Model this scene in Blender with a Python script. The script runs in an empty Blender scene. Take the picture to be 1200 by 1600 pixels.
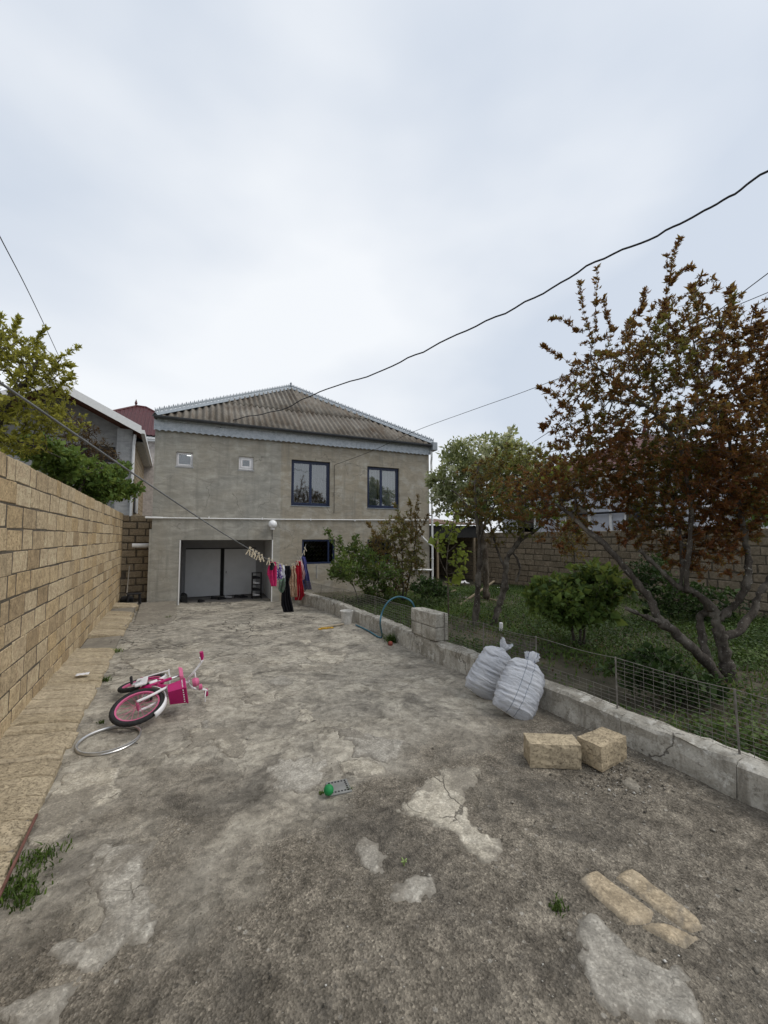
import bpy, bmesh, math, random
import numpy as np
from mathutils import Vector, Matrix

# ------------------------------------------------------------------ camera
rng = np.random.default_rng(11); random.seed(5)
SC = bpy.context.scene
COL = SC.collection
FPX = 640.0; CAMH = 1.75; YAW = math.radians(27.5); PIT = math.atan(40/640)
cd = bpy.data.cameras.new('camera'); cam = bpy.data.objects.new('camera', cd); COL.objects.link(cam)
cd.sensor_fit = 'VERTICAL'; cd.sensor_height = 36; cd.sensor_width = 36; cd.lens = 36*FPX/1600
cd.clip_start = 0.05; cd.clip_end = 3000
cam.location = (0, 0, CAMH); cam.rotation_euler = (math.radians(90)+PIT, 0, -YAW)
SC.camera = cam
# ------------------------------------------------------------------ sky
SUN_EL, SUN_AZ = math.radians(52), math.radians(125)      # azimuth clockwise from +Y
world = bpy.data.worlds.new('World'); SC.world = world; world.use_nodes = True
wt = world.node_tree; wt.nodes.clear()
def wn(typ, **kw):
    n = wt.nodes.new(typ)
    for k, v in kw.items(): setattr(n, k, v)
    return n
wo = wn('ShaderNodeOutputWorld'); wb = wn('ShaderNodeBackground'); wb.inputs['Strength'].default_value = 0.1
sky = wn('ShaderNodeTexSky', sky_type='NISHITA', sun_disc=False, sun_elevation=SUN_EL, sun_rotation=SUN_AZ)
sky.air_density = 1.4; sky.dust_density = 3.0
wtc = wn('ShaderNodeTexCoord'); wmap = wn('ShaderNodeMapping'); wmap.inputs['Scale'].default_value = (1.0, 1.0, 2.2)
wno = wn('ShaderNodeTexNoise'); wno.inputs['Scale'].default_value = 1.15; wno.inputs['Detail'].default_value = 5; wno.inputs['Roughness'].default_value = 0.42
wmap.inputs['Location'].default_value = (0.35, 0.1, 0.2)
wrp = wn('ShaderNodeValToRGB')
wrp.color_ramp.elements[0].position = 0.40; wrp.color_ramp.elements[0].color = (5.0, 5.5, 6.25, 1)
wrp.color_ramp.elements[1].position = 0.62; wrp.color_ramp.elements[1].color = (7.2, 7.4, 7.65, 1)
wmx = wn('ShaderNodeMixRGB'); wmx.inputs['Fac'].default_value = 0.93
wt.links.new(wtc.outputs['Generated'], wmap.inputs['Vector']); wt.links.new(wmap.outputs[0], wno.inputs['Vector'])
wt.links.new(wno.outputs['Fac'], wrp.inputs[0]); wt.links.new(sky.outputs[0], wmx.inputs['Color1'])
wt.links.new(wrp.outputs[0], wmx.inputs['Color2']); wt.links.new(wmx.outputs[0], wb.inputs['Color']); wt.links.new(wb.outputs[0], wo.inputs[0])
# ------------------------------------------------------------------ sun, exposure
sl = bpy.data.lights.new('sun', 'SUN'); sun = bpy.data.objects.new('sun', sl); COL.objects.link(sun)
sl.energy = 1.15; sl.angle = math.radians(28); sl.color = (1, 0.96, 0.9)
sd = Vector((math.sin(SUN_AZ)*math.cos(SUN_EL), math.cos(SUN_AZ)*math.cos(SUN_EL), math.sin(SUN_EL)))
sun.rotation_euler = sd.to_track_quat('Z', 'Y').to_euler(); sun.location = sd*30
SC.view_settings.view_transform = 'Standard'; SC.view_settings.look = 'None'
SC.view_settings.exposure = 0.42; SC.view_settings.gamma = 1.0
SC.view_settings.use_curve_mapping = False

# ------------------------------------------------------------------ pixel helpers (photo is 1200 x 1600)
CF = np.array([math.sin(YAW)*math.cos(PIT), math.cos(YAW)*math.cos(PIT), math.sin(PIT)])
CR = np.array([math.cos(YAW), -math.sin(YAW), 0.0]); CU = np.cross(CR, CF); C0 = np.array([0, 0, CAMH])
def ray(x, y): return CF+CR*(x-600)/FPX+CU*(800-y)/FPX
def G(x, y, z=0.0):
    d = ray(x, y); return C0+d*((z-CAMH)/d[2])
def PL(x, y, p, n):
    d = ray(x, y); p = np.array(p, float); n = np.array(n, float); return C0+d*(np.dot(p-C0, n)/np.dot(d, n))
def DP(x, y, dep): return C0+ray(x, y)*dep
HL = np.array([-.512, 13.066, 0]); HA = math.radians(-4)
HU = np.array([math.cos(HA), math.sin(HA), 0]); HN = np.array([-HU[1], HU[0], 0])
def HW(u, d, z): return HL+HU*u+HN*d+np.array([0, 0, z])          # house coordinates to world

# ------------------------------------------------------------------ noise
_P = rng.random((256, 256))
def vn(x, y):
    xi = np.floor(x).astype(int); yi = np.floor(y).astype(int); fx = x-xi; fy = y-yi
    fx = fx*fx*(3-2*fx); fy = fy*fy*(3-2*fy)
    a = _P[xi & 255, yi & 255]; b = _P[(xi+1) & 255, yi & 255]; c = _P[xi & 255, (yi+1) & 255]; d = _P[(xi+1) & 255, (yi+1) & 255]
    return (a*(1-fx)+b*fx)*(1-fy)+(c*(1-fx)+d*fx)*fy-.5
def fbm(x, y, o=4):
    s = 0; a = 1.
    for i in range(o):
        s = s+a*vn(x*2**i+17.3*i, y*2**i+5.1*i); a *= .5
    return s
def sstep(a, b, x):
    t = np.clip((x-a)/(b-a), 0, 1); return t*t*(3-2*t)

# ------------------------------------------------------------------ mesh helpers
def prop(o, label=None, cat=None, group=None, kind=None):
    if label: o['label'] = label
    if cat: o['category'] = cat
    if group: o['group'] = group
    if kind: o['kind'] = kind
    return o
def empty(name, loc=(0, 0, 0), rz=0.0, **kw):
    o = bpy.data.objects.new(name, None); COL.objects.link(o); o.location = loc; o.rotation_euler = (0, 0, rz)
    o.empty_display_size = .1
    return prop(o, **kw)
def link(name, me, mat, parent=None, **kw):
    o = bpy.data.objects.new(name, me); COL.objects.link(o)
    if mat is not None and not me.materials: me.materials.append(mat)
    if parent is not None: o.parent = parent
    return prop(o, **kw)
def npmesh(name, V, Fq, smooth=False):
    """V (n,3) array, Fq (m,k) array of equal-size faces"""
    me = bpy.data.meshes.new(name); V = np.asarray(V, np.float32); Fq = np.asarray(Fq, np.int32); m, k = Fq.shape
    me.vertices.add(len(V)); me.vertices.foreach_set('co', V.ravel())
    me.loops.add(m*k); me.loops.foreach_set('vertex_index', Fq.ravel())
    me.polygons.add(m); me.polygons.foreach_set('loop_start', np.arange(0, m*k, k, dtype=np.int32))
    me.update(calc_edges=True)
    if smooth: me.polygons.foreach_set('use_smooth', np.ones(m, bool))
    me.validate(); return me
def attr(me, name, vals):
    a = me.attributes.new(name, 'FLOAT', 'POINT'); a.data.foreach_set('value', np.asarray(vals, np.float32))
class MB:
    def __init__(s): s.v = []; s.f = []
    def add(s, V, Fc):
        o = len(s.v); s.v += [tuple(float(c) for c in p) for p in V]; s.f += [tuple(i+o for i in q) for q in Fc]; return s
    def box(s, a, b):
        x0, y0, z0 = a; x1, y1, z1 = b
        return s.add([(x0, y0, z0), (x1, y0, z0), (x1, y1, z0), (x0, y1, z0), (x0, y0, z1), (x1, y0, z1), (x1, y1, z1), (x0, y1, z1)],
                     [(0, 3, 2, 1), (4, 5, 6, 7), (0, 1, 5, 4), (1, 2, 6, 5), (2, 3, 7, 6), (3, 0, 4, 7)])
    def bar(s, p, q, w, h=None, up=(0, 0, 1)):
        h = h or w; p = Vector(p); q = Vector(q); t = (q-p).normalized(); u = Vector(up)
        if abs(t.dot(u)) > .98: u = Vector((1, 0, 0))
        a = t.cross(u).normalized()*w/2; b = a.cross(t).normalized()*h/2
        V = [p-a-b, p+a-b, p+a+b, p-a+b, q-a-b, q+a-b, q+a+b, q-a+b]
        return s.add(V, [(0, 3, 2, 1), (4, 5, 6, 7), (0, 1, 5, 4), (1, 2, 6, 5), (2, 3, 7, 6), (3, 0, 4, 7)])
    def tube(s, pts, r, n=8, cap=True, closed=False):
        pts = [Vector(p) for p in pts]; rs = r if hasattr(r, '__len__') else [r]*len(pts); m = len(pts)
        up = None; rings = []
        for i in range(m):
            if closed: t = (pts[(i+1) % m]-pts[i-1]).normalized()
            else: t = (pts[min(i+1, m-1)]-pts[max(i-1, 0)]).normalized()
            if up is None:
                up = Vector((0, 0, 1)) if abs(t.z) < .9 else Vector((1, 0, 0))
            a = t.cross(up).normalized(); b = a.cross(t).normalized(); up = b
            rings.append([pts[i]+(a*math.cos(2*math.pi*k/n)+b*math.sin(2*math.pi*k/n))*rs[i] for k in range(n)])
        V = [p for R in rings for p in R]; Fc = []
        for i in range(m if closed else m-1):
            j = (i+1) % m
            for k in range(n): Fc.append((i*n+k, i*n+(k+1) % n, j*n+(k+1) % n, j*n+k))
        if cap and not closed: Fc += [tuple(range(n-1, -1, -1)), tuple((m-1)*n+k for k in range(n))]
        return s.add(V, Fc)
    def lathe(s, prof, n=20, c=(0, 0, 0), axis=None):
        V = []; Fc = []
        for r, z in prof:
            for k in range(n): V.append((r*math.cos(2*math.pi*k/n), r*math.sin(2*math.pi*k/n), z))
        for i in range(len(prof)-1):
            for k in range(n): Fc.append((i*n+k, i*n+(k+1) % n, (i+1)*n+(k+1) % n, (i+1)*n+k))
        if prof[0][0] > 1e-6: Fc.append(tuple(range(n-1, -1, -1)))
        if prof[-1][0] > 1e-6: Fc.append(tuple((len(prof)-1)*n+k for k in range(n)))
        M = Matrix.Identity(3) if axis is None else Vector(axis).to_track_quat('Z', 'Y').to_matrix()
        return s.add([M @ Vector(p)+Vector(c) for p in V], Fc)
    def prism(s, poly, y0, y1):           # polygon in xz extruded along y
        n = len(poly); V = [(x, y0, z) for x, z in poly]+[(x, y1, z) for x, z in poly]
        Fc = [tuple(range(n)), tuple(range(2*n-1, n-1, -1))]+[(i, i+n, (i+1) % n+n, (i+1) % n) for i in range(n)]
        return s.add(V, Fc)
    def mesh(s, name, smooth=False, fix=True, merge=False):
        me = bpy.data.meshes.new(name); me.from_pydata(s.v, [], s.f)
        bm = bmesh.new(); bm.from_mesh(me)
        if merge: bmesh.ops.remove_doubles(bm, verts=bm.verts, dist=1e-5)
        if fix: bmesh.ops.recalc_face_normals(bm, faces=bm.faces)
        bm.to_mesh(me); bm.free()
        if smooth: me.polygons.foreach_set('use_smooth', [True]*len(me.polygons))
        return me
    def build(s, name, mat, parent=None, smooth=False, merge=False, **kw):
        return link(name, s.mesh(name, smooth, merge=merge), mat, parent, **kw)
def beveled(me, w, seg=1, ang=.6):
    bm = bmesh.new(); bm.from_mesh(me)
    es = [e for e in bm.edges if len(e.link_faces) == 2 and e.calc_face_angle(0) > ang]
    bmesh.ops.bevel(bm, geom=es, offset=w, segments=seg, affect='EDGES', profile=.6, clamp_overlap=True)
    bm.to_mesh(me); bm.free(); return me
def bez(pts, n=10):
    """Catmull-Rom through points"""
    P = [np.array(p, float) for p in pts]; out = []
    for i in range(len(P)-1):
        a = P[max(i-1, 0)]; b = P[i]; c = P[i+1]; d = P[min(i+2, len(P)-1)]
        for k in range(n):
            t = k/n; out.append(.5*((2*b)+(c-a)*t+(2*a-5*b+4*c-d)*t*t+(3*b-a-3*c+d)*t**3))
    out.append(P[-1]); return out

# ------------------------------------------------------------------ material helpers
class NT:
    def __init__(s, name):
        s.m = bpy.data.materials.new(name); s.m.use_nodes = True; s.t = s.m.node_tree; s.t.nodes.clear()
        s.out = s.t.nodes.new('ShaderNodeOutputMaterial')
        s.tc = s.t.nodes.new('ShaderNodeTexCoord')
    def n(s, typ, props=None, **ins):
        nd = s.t.nodes.new(typ)
        for k, v in (props or {}).items(): setattr(nd, k, v)
        for k, v in ins.items():
            key = int(k[1:]) if k[0] == 'i' and k[1:].isdigit() else k.replace('_', ' ')
            s.set(nd.inputs[key], v)
        return nd
    def set(s, sock, v):
        if isinstance(v, bpy.types.NodeSocket): s.t.links.new(v, sock)
        else:
            if hasattr(v, '__len__') and len(v) == 3 and sock.type == 'RGBA': v = (*v, 1)
            sock.default_value = v
    def obj(s): return s.tc.outputs['Object']
    def mapv(s, vec, scale=(1, 1, 1), loc=(0, 0, 0), rot=(0, 0, 0)):
        return s.n('ShaderNodeMapping', Vector=vec, Scale=scale, Location=loc, Rotation=rot).outputs[0]
    def noise(s, scale, detail=4, rough=.55, vec=None, dist=0.0):
        return s.n('ShaderNodeTexNoise', Vector=vec or s.obj(), Scale=scale, Detail=detail, Roughness=rough, Distortion=dist).outputs['Fac']
    def voro(s, scale, feat='F1', vec=None, rnd=1.0):
        return s.n('ShaderNodeTexVoronoi', dict(feature=feat), Vector=vec or s.obj(), Scale=scale, Randomness=rnd)
    def ramp(s, fac, *st):
        nd = s.n('ShaderNodeValToRGB', Fac=fac); cr = nd.color_ramp
        while len(cr.elements) < len(st): cr.elements.new(.5)
        for e, (p, c) in zip(cr.elements, st):
            e.position = p; e.color = (*c, 1) if hasattr(c, '__len__') else (c, c, c, 1)
        return nd.outputs[0]
    def mix(s, fac, a, b, bt='MIX'): return s.n('ShaderNodeMixRGB', dict(blend_type=bt), Fac=fac, Color1=a, Color2=b).outputs[0]
    def math(s, op, a, b=0.0, clamp=False): return s.n('ShaderNodeMath', dict(operation=op, use_clamp=clamp), i0=a, i1=b).outputs[0]
    def attr(s, name): return s.n('ShaderNodeAttribute', dict(attribute_name=name)).outputs['Fac']
    def rnd(s): return s.n('ShaderNodeObjectInfo').outputs['Random']
    def bump(s, h, st=.3, dist=.01, nrm=None):
        nd = s.n('ShaderNodeBump', Height=h, Strength=st, Distance=dist)
        if nrm is not None: s.set(nd.inputs['Normal'], nrm)
        return nd.outputs[0]
    def bsdf(s, col, rough=.8, nrm=None, metal=0.0, spec=.3, **kw):
        b = s.n('ShaderNodeBsdfPrincipled', Base_Color=col, Roughness=rough, Metallic=metal)
        b.inputs['Specular IOR Level'].default_value = spec
        if nrm is not None: s.set(b.inputs['Normal'], nrm)
        for k, v in kw.items(): s.set(b.inputs[k.replace('_', ' ')], v)
        s.t.links.new(b.outputs[0], s.out.inputs['Surface']); return b
def plain(name, c, rough=.6, metal=0., var=.25, scale=9., bump=.15, bscale=60., spec=.3, dist=.004):
    t = NT(name); c = np.array(c)
    col = t.ramp(t.noise(scale, 5, .6), (.3, tuple(c*(1-var))), (.7, tuple(np.minimum(c*(1+var), .95))))
    t.bsdf(col, rough, t.bump(t.noise(bscale, 4), bump, dist) if bump else None, metal, spec); return t.m

def mat_limestone(name, c1, c2, c3, dark=.5):
    """shelly limestone block: pitted, each block its own tone"""
    t = NT(name); r = t.rnd()
    v = t.n('ShaderNodeVectorMath', dict(operation='ADD'), i0=t.obj(), i1=t.n('ShaderNodeCombineXYZ', X=t.math('MULTIPLY', r, 37.), Y=t.math('MULTIPLY', r, 91.), Z=t.math('MULTIPLY', r, 53.)).outputs[0]).outputs[0]
    base = t.ramp(r, (0., c1), (.5, c2), (1., c3))
    blot = t.noise(7., 5, .6, v); fine = t.noise(70., 6, .75, v); mid = t.noise(24., 4, .6, v)
    col = t.mix(.55, base, t.ramp(blot, (.3, .36), (.7, .66)), 'OVERLAY')
    col = t.mix(.6, col, t.ramp(mid, (.35, .33), (.65, .66)), 'OVERLAY')
    pits = t.ramp(fine, (.36, .0), (.47, 1.0))
    col = t.mix(t.math('MULTIPLY', t.math('SUBTRACT', 1.0, pits), dark), col, (.10, .075, .048))
    streak = t.noise(3.2, 4, .6, t.mapv(t.tc.outputs['Object'], (1, 1, .25)))
    col = t.mix(t.ramp(streak, (.58, .0), (.78, .28)), col, (.13, .11, .085))
    h = t.math('ADD', t.math('MULTIPLY', pits, .55), t.math('MULTIPLY', mid, .6))
    t.bsdf(col, .95, t.bump(h, .75, .012), spec=.12); return t.m
def mat_plaster(name, a, b, c, sc=1.0, seam=None):
    t = NT(name)
    big = t.noise(.55*sc, 5, .6, dist=.6); med = t.noise(2.6*sc, 6, .65, dist=.4); fine = t.noise(55., 5, .7)
    col = t.mix(t.ramp(big, (.38, 0.), (.62, 1.)), a, b)
    if seam is not None:      # two coats of render of different age meet at a ragged vertical line
        x = t.math('ADD', t.n('ShaderNodeSeparateXYZ', Vector=t.obj()).outputs['X'], t.math('MULTIPLY', fine, .05))
        col = t.mix(t.math('MULTIPLY', t.math('GREATER_THAN', x, seam), .62), col, (.305, .262, .196))
    col = t.mix(t.ramp(med, (.47, 0.), (.68, .7)), col, c)
    sw = t.noise(1.6, 4, .6, t.mapv(t.obj(), (1, 1, 3.2)), 1.5)
    col = t.mix(.5, col, t.ramp(sw, (.3, .33), (.7, .68)), 'OVERLAY')
    st = t.noise(3.0, 4, .55, t.mapv(t.obj(), (2.4, 2.4, .18)))
    col = t.mix(t.ramp(st, (.53, 0.), (.72, .45)), col, tuple(np.array(a)*.62))
    hc = t.voro(.8, 'DISTANCE_TO_EDGE', t.n('ShaderNodeVectorMath', dict(operation='ADD'), i0=t.obj(), i1=t.n('ShaderNodeVectorMath', dict(operation='SCALE'), i0=t.n('ShaderNodeTexNoise', Vector=t.obj(), Scale=1.6, Detail=5).outputs['Color'], Scale=.9).outputs[0]).outputs[0]).outputs['Distance']
    col = t.mix(t.math('MULTIPLY', t.ramp(hc, (.002, .7), (.007, 0.)), t.ramp(t.noise(.9, 3), (.5, 0.), (.56, 1.))), col, (.11, .10, .085))
    col = t.mix(.25, col, t.ramp(fine, (.3, .3), (.7, .7)), 'OVERLAY')
    h = t.math('ADD', t.math('MULTIPLY', sw, 1.0), t.math('MULTIPLY', fine, .25))
    t.bsdf(col, .93, t.bump(h, .4, .02), spec=.15); return t.m
def mat_leaf(name, cols, trans=.4, rough=.55):
    t = NT(name); col = t.ramp(t.attr('rnd'), *cols)
    b = t.n('ShaderNodeBsdfPrincipled', Base_Color=col, Roughness=rough); b.inputs['Specular IOR Level'].default_value = .25
    tr = t.n('ShaderNodeBsdfTranslucent', Color=t.mix(.5, col, (.30, .28, .06), 'ADD') if trans > .3 else col)
    mx = t.n('ShaderNodeMixShader', Fac=trans, i1=b.outputs[0], i2=tr.outputs[0])
    t.t.links.new(mx.outputs[0], t.out.inputs['Surface']); return t.m
def mat_bark(name, a, b):
    t = NT(name); n1 = t.noise(14, 6, .7, t.mapv(t.obj(), (1, 1, .35))); n2 = t.noise(3.5, 4)
    col = t.mix(t.ramp(n1, (.35, 0.), (.65, 1.)), a, b); col = t.mix(t.ramp(n2, (.50, 0.), (.62, .6)), col, (.20, .18, .15)); col = t.mix(t.ramp(t.noise(30, 5, .7), (.60, 0.), (.66, .8)), col, (.34, .33, .29))
    t.bsdf(col, .9, t.bump(n1, .9, .02), spec=.15); return t.m

M = {}
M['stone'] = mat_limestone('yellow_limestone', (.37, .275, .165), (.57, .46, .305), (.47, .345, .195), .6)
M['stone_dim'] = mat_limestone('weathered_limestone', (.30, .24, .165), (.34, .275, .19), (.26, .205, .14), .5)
M['stone_grey'] = mat_limestone('cut_limestone', (.43, .355, .245), (.47, .39, .27), (.40, .325, .22), .5)
M['stone_dark'] = mat_limestone('tree_shaded_limestone', (.215, .17, .12), (.26, .21, .15), (.185, .148, .105), .5)  # tones darkened to put the shade of the trees overhead into the colour
M['footing'] = mat_limestone('footing_stone', (.38, .315, .215), (.43, .36, .255), (.34, .28, .19), .5)
M['mortar'] = plain('mortar', (.105, .088, .066), .95, var=.35, scale=12, bump=.6, bscale=45, dist=.01)
M['plaster'] = mat_plaster('cement_plaster', (.285, .278, .248), (.31, .288, .24), (.41, .395, .35), seam=3.57)
M['plaster_grey'] = mat_plaster('grey_plaster', (.30, .30, .30), (.34, .34, .335), (.40, .40, .39))
M['whitewash'] = None
M['navy'] = plain('navy_window_plastic', (.020, .030, .068), .35, var=.15, bump=0)
M['black'] = plain('black_metal', (.012, .012, .014), .5, var=.3, bump=.1)
M['white'] = plain('white_plastic', (.72, .72, .71), .45, var=.06, bump=.05)
M['zinc'] = plain('galvanised_sheet', (.27, .30, .325), .6, metal=.2, var=.18, scale=14, bump=.1, bscale=25)
M['gutter'] = plain('dark_gutter_metal', (.075, .08, .088), .45, metal=.2, var=.2, bump=.1)
M['steel'] = plain('bright_steel', (.62, .62, .62), .32, metal=.9, var=.1, bump=.05)
M['rust'] = plain('rusty_wire', (.19, .175, .155), .75, metal=.25, var=.4, scale=20, bump=.2)
M['rubber'] = plain('black_rubber', (.022, .022, .023), .8, var=.3, bump=.3)
M['magenta'] = plain('magenta_plastic', (.42, .012, .13), .4, var=.15, bump=.05)
M['pink'] = plain('pink_plastic', (.55, .12, .24), .45, var=.15, bump=.05)
M['whitepaint'] = plain('white_paint', (.74, .73, .74), .4, var=.08, bump=.05)
M['cable'] = plain('cable_sheath', (.022, .022, .024), .6, var=.2, bump=.1)
M['rope'] = plain('grey_rope', (.16, .165, .17), .85, var=.3, bump=.4, bscale=200)
M['peg'] = plain('pale_wood_peg', (.62, .54, .40), .7, var=.15, bump=.1)
M['wood'] = plain('weathered_wood', (.24, .19, .13), .85, var=.3, scale=16, bump=.4)
M['hose'] = plain('blue_hose_rubber', (.05, .14, .19), .45, var=.2, bump=.1)
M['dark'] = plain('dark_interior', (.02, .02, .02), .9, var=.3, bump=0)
M['interior'] = plain('interior_paint', (.30, .30, .31), .8, var=.08, bump=0)
M['doorwhite'] = plain('white_door_panel', (.58, .59, .60), .55, var=.06, scale=3, bump=.03)
M['redroof'] = plain('dark_red_roof_metal', (.075, .018, .02), .5, metal=.1, var=.25, scale=6, bump=.08)
M['ochre'] = plain('rust_red_soffit', (.13, .05, .03), .8, var=.3)
M['greenball'] = plain('green_rubber', (.012, .20, .055), .55, var=.12, bump=.1)
M['grille'] = plain('grey_plastic_grate', (.20, .20, .19), .6, var=.2, bump=.1)
M['curtain'] = plain('white_curtain_cloth', (.62, .64, .66), .9, var=.08, bump=.1)
def glass(name, tint, mixf):
    t = NT(name); fr = t.n('ShaderNodeFresnel', IOR=1.55)
    g = t.n('ShaderNodeBsdfGlossy', Color=(.95, .97, 1.), Roughness=.03)
    tr = t.n('ShaderNodeBsdfTransparent', Color=tint)
    mx = t.n('ShaderNodeMixShader', Fac=t.math('ADD', fr.outputs[0], mixf, True), i1=tr.outputs[0], i2=g.outputs[0])
    t.t.links.new(mx.outputs[0], t.out.inputs['Surface']); return t.m
M['glass'] = glass('window_glass', (.70, .73, .74), .09)
def mat_globe():
    t = NT('opal_lamp_glass'); t.bsdf((.82, .83, .84), .25, spec=.5); return t.m
M['globe'] = mat_globe()

# ================================================================== GROUND
def gz(x, y):
    x = np.asarray(x, float); y = np.asarray(y, float)
    base = -.2*sstep(8.6, 12.6, y)*(.55+.45*sstep(-.6, .9, x))
    return base+.035*fbm(x*.55+3, y*.55, 3)+.012*fbm(x*2.3, y*2.3+9, 3)
def GG(px, py):
    p = G(px, py)
    for _ in range(4): p = G(px, py, float(gz(p[0], p[1])))
    return p
def dirtmask(x, y):
    n = fbm(x*.9+40, y*.9+11, 4); n2 = fbm(x*3.1+4, y*3.1+71, 3)
    d = 1-sstep(1.1, 3.7, y+.9*n*2-.25*(x-1))
    d = np.maximum(d, .9*np.exp(-(((x-2.75)/.85)**2+((y-1.9)/.75)**2)))
    d = np.maximum(d, .55*np.exp(-(((x-.1)/.7)**2+((y-3.1)/.8)**2)))
    return np.clip(d+.35*n+.3*n2, 0, 1)
def mat_ground():
    t = NT('worn_concrete_yard')
    d = t.attr('dirt'); ck = t.attr('crack')
    big = t.noise(.8, 5, .6); med = t.noise(4.5, 6, .65, dist=.5); fine = t.noise(38., 6, .75); vf = t.noise(120., 4, .7)
    con = t.ramp(med, (.30, (.215, .192, .156)), (.5, (.305, .277, .229)), (.72, (.40, .368, .31)))
    con = t.mix(t.ramp(big, (.42, 0.), (.62, .45)), con, (.335, .31, .262))
    drt = t.ramp(med, (.30, (.118, .103, .082)), (.52, (.21, .184, .147)), (.75, (.315, .278, .222)))
    grit = t.voro(105.).outputs['Distance']
    gcol = t.n('ShaderNodeTexVoronoi', Vector=t.obj(), Scale=105.).outputs['Color']
    drt = t.mix(.6, drt, t.ramp(t.n('ShaderNodeSeparateColor', i0=gcol).outputs[0], (.0, .16), (.5, .46), (.86, .62), (1., .95)), 'OVERLAY')
    g2 = t.n('ShaderNodeTexVoronoi', Vector=t.mapv(t.obj(), loc=(3, 1, 0)), Scale=30.).outputs; peb = t.math('MULTIPLY', t.ramp(g2['Distance'], (.22, 1.), (.36, 0.)), t.ramp(t.n('ShaderNodeSeparateColor', i0=g2['Color']).outputs[1], (.84, 0.), (.86, 1.)))
    drt = t.mix(t.math('MULTIPLY', peb, .7), drt, t.ramp(t.n('ShaderNodeSeparateColor', i0=g2['Color']).outputs[2], (0., (.06, .054, .046)), (.5, (.22, .2, .17)), (1., (.42, .39, .34))))
    # ragged border between soil and bare concrete
    dm = t.ramp(t.math('ADD', t.math('MULTIPLY', d, .8), t.math('MULTIPLY', t.math('ADD', t.math('MULTIPLY', fine, .5), med), .30)), (.42, 0.), (.66, 1.))
    col = t.mix(dm, con, drt)
    pn = t.noise(1.5, 9, .62, t.mapv(t.obj(), (1, 1, 1), (11, 3, 0)), .35)
    peel = t.ramp(pn, (.505, 0.), (.518, 1.)); peel2 = t.ramp(t.noise(2.7, 9, .62, t.mapv(t.obj(), loc=(1, 8, 0)), .3), (.585, 0.), (.596, 1.))
    pf = t.math('MULTIPLY', t.math('SUBTRACT', 1.0, t.math('MULTIPLY', dm, .62)), .5)
    col = t.mix(t.math('MULTIPLY', peel, pf), col, t.mix(1.0, col, (1.42, 1.42, 1.40), 'MULTIPLY'))
    col = t.mix(t.math('MULTIPLY', peel2, pf), col, t.mix(1.0, col, (.66, .65, .63), 'MULTIPLY'))
    dk = t.noise(1.3, 6, .7, t.mapv(t.obj(), loc=(5, 2, 0)), .8)
    col = t.mix(t.ramp(dk, (.51, 0.), (.64, .62)), col, (.088, .08, .069))
    clump = t.noise(13., 9, .72, t.mapv(t.obj(), loc=(4, 4, 4)), .4); col = t.mix(.6, col, t.ramp(clump, (.32, .18), (.5, .5), (.68, .80)), 'OVERLAY')
    col = t.mix(.38, col, t.ramp(fine, (.28, .2), (.72, .8)), 'OVERLAY')
    speck = t.ramp(vf, (.72, 0.), (.77, .5)); col = t.mix(speck, col, (.46, .43, .37))
    speck2 = t.ramp(t.noise(75., 3, .6, t.mapv(t.obj(), loc=(3, 3, 3))), (.27, .75), (.36, 0.)); col = t.mix(speck2, col, (.055, .05, .044))
    # cracks
    wob = t.n('ShaderNodeVectorMath', dict(operation='ADD'), i0=t.obj(), i1=t.n('ShaderNodeVectorMath', dict(operation='SCALE'), i0=t.n('ShaderNodeTexNoise', Vector=t.obj(), Scale=2.6, Detail=5).outputs['Color'], Scale=.42).outputs[0]).outputs[0]
    e1 = t.voro(1.25, 'DISTANCE_TO_EDGE', t.mapv(wob, (.9, 1.3, 1))).outputs['Distance']
    e2 = t.voro(3.6, 'DISTANCE_TO_EDGE', t.mapv(wob, (.8, 1.2, 1), (3, 1, 0))).outputs['Distance']
    c1 = t.ramp(e1, (.006, 1.), (.024, 0.)); c2 = t.ramp(e2, (.01, 1.), (.05, 0.))
    gate = t.ramp(t.noise(1.1, 3, .5, t.mapv(t.obj(), loc=(9, 4, 0))), (.47, 0.), (.58, 1.))
    gate1 = t.ramp(t.noise(.7, 3, .5, t.mapv(t.obj(), loc=(2, 7, 0))), (.46, .0), (.56, 1.))
    cr = t.math('MULTIPLY', t.math('MAXIMUM', t.math('MULTIPLY', c1, gate1), t.math('MULTIPLY', c2, gate)), ck)
    col = t.mix(t.math('MULTIPLY', cr, .85), col, (.052, .047, .04))
    h = t.math('ADD', t.math('MULTIPLY', fine, .7), t.math('MULTIPLY', t.math('MULTIPLY', grit, dm), .7))
    h = t.math('ADD', h, t.math('MULTIPLY', clump, 1.6)); h = t.math('ADD', h, t.math('MULTIPLY', med, .8)); h = t.math('ADD', h, t.math('MULTIPLY', t.math('SUBTRACT', peel, peel2), pf)); h = t.math('SUBTRACT', h, t.math('MULTIPLY', cr, .9))
    t.bsdf(col, .93, t.bump(h, .85, .013), spec=.15); return t.m
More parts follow.
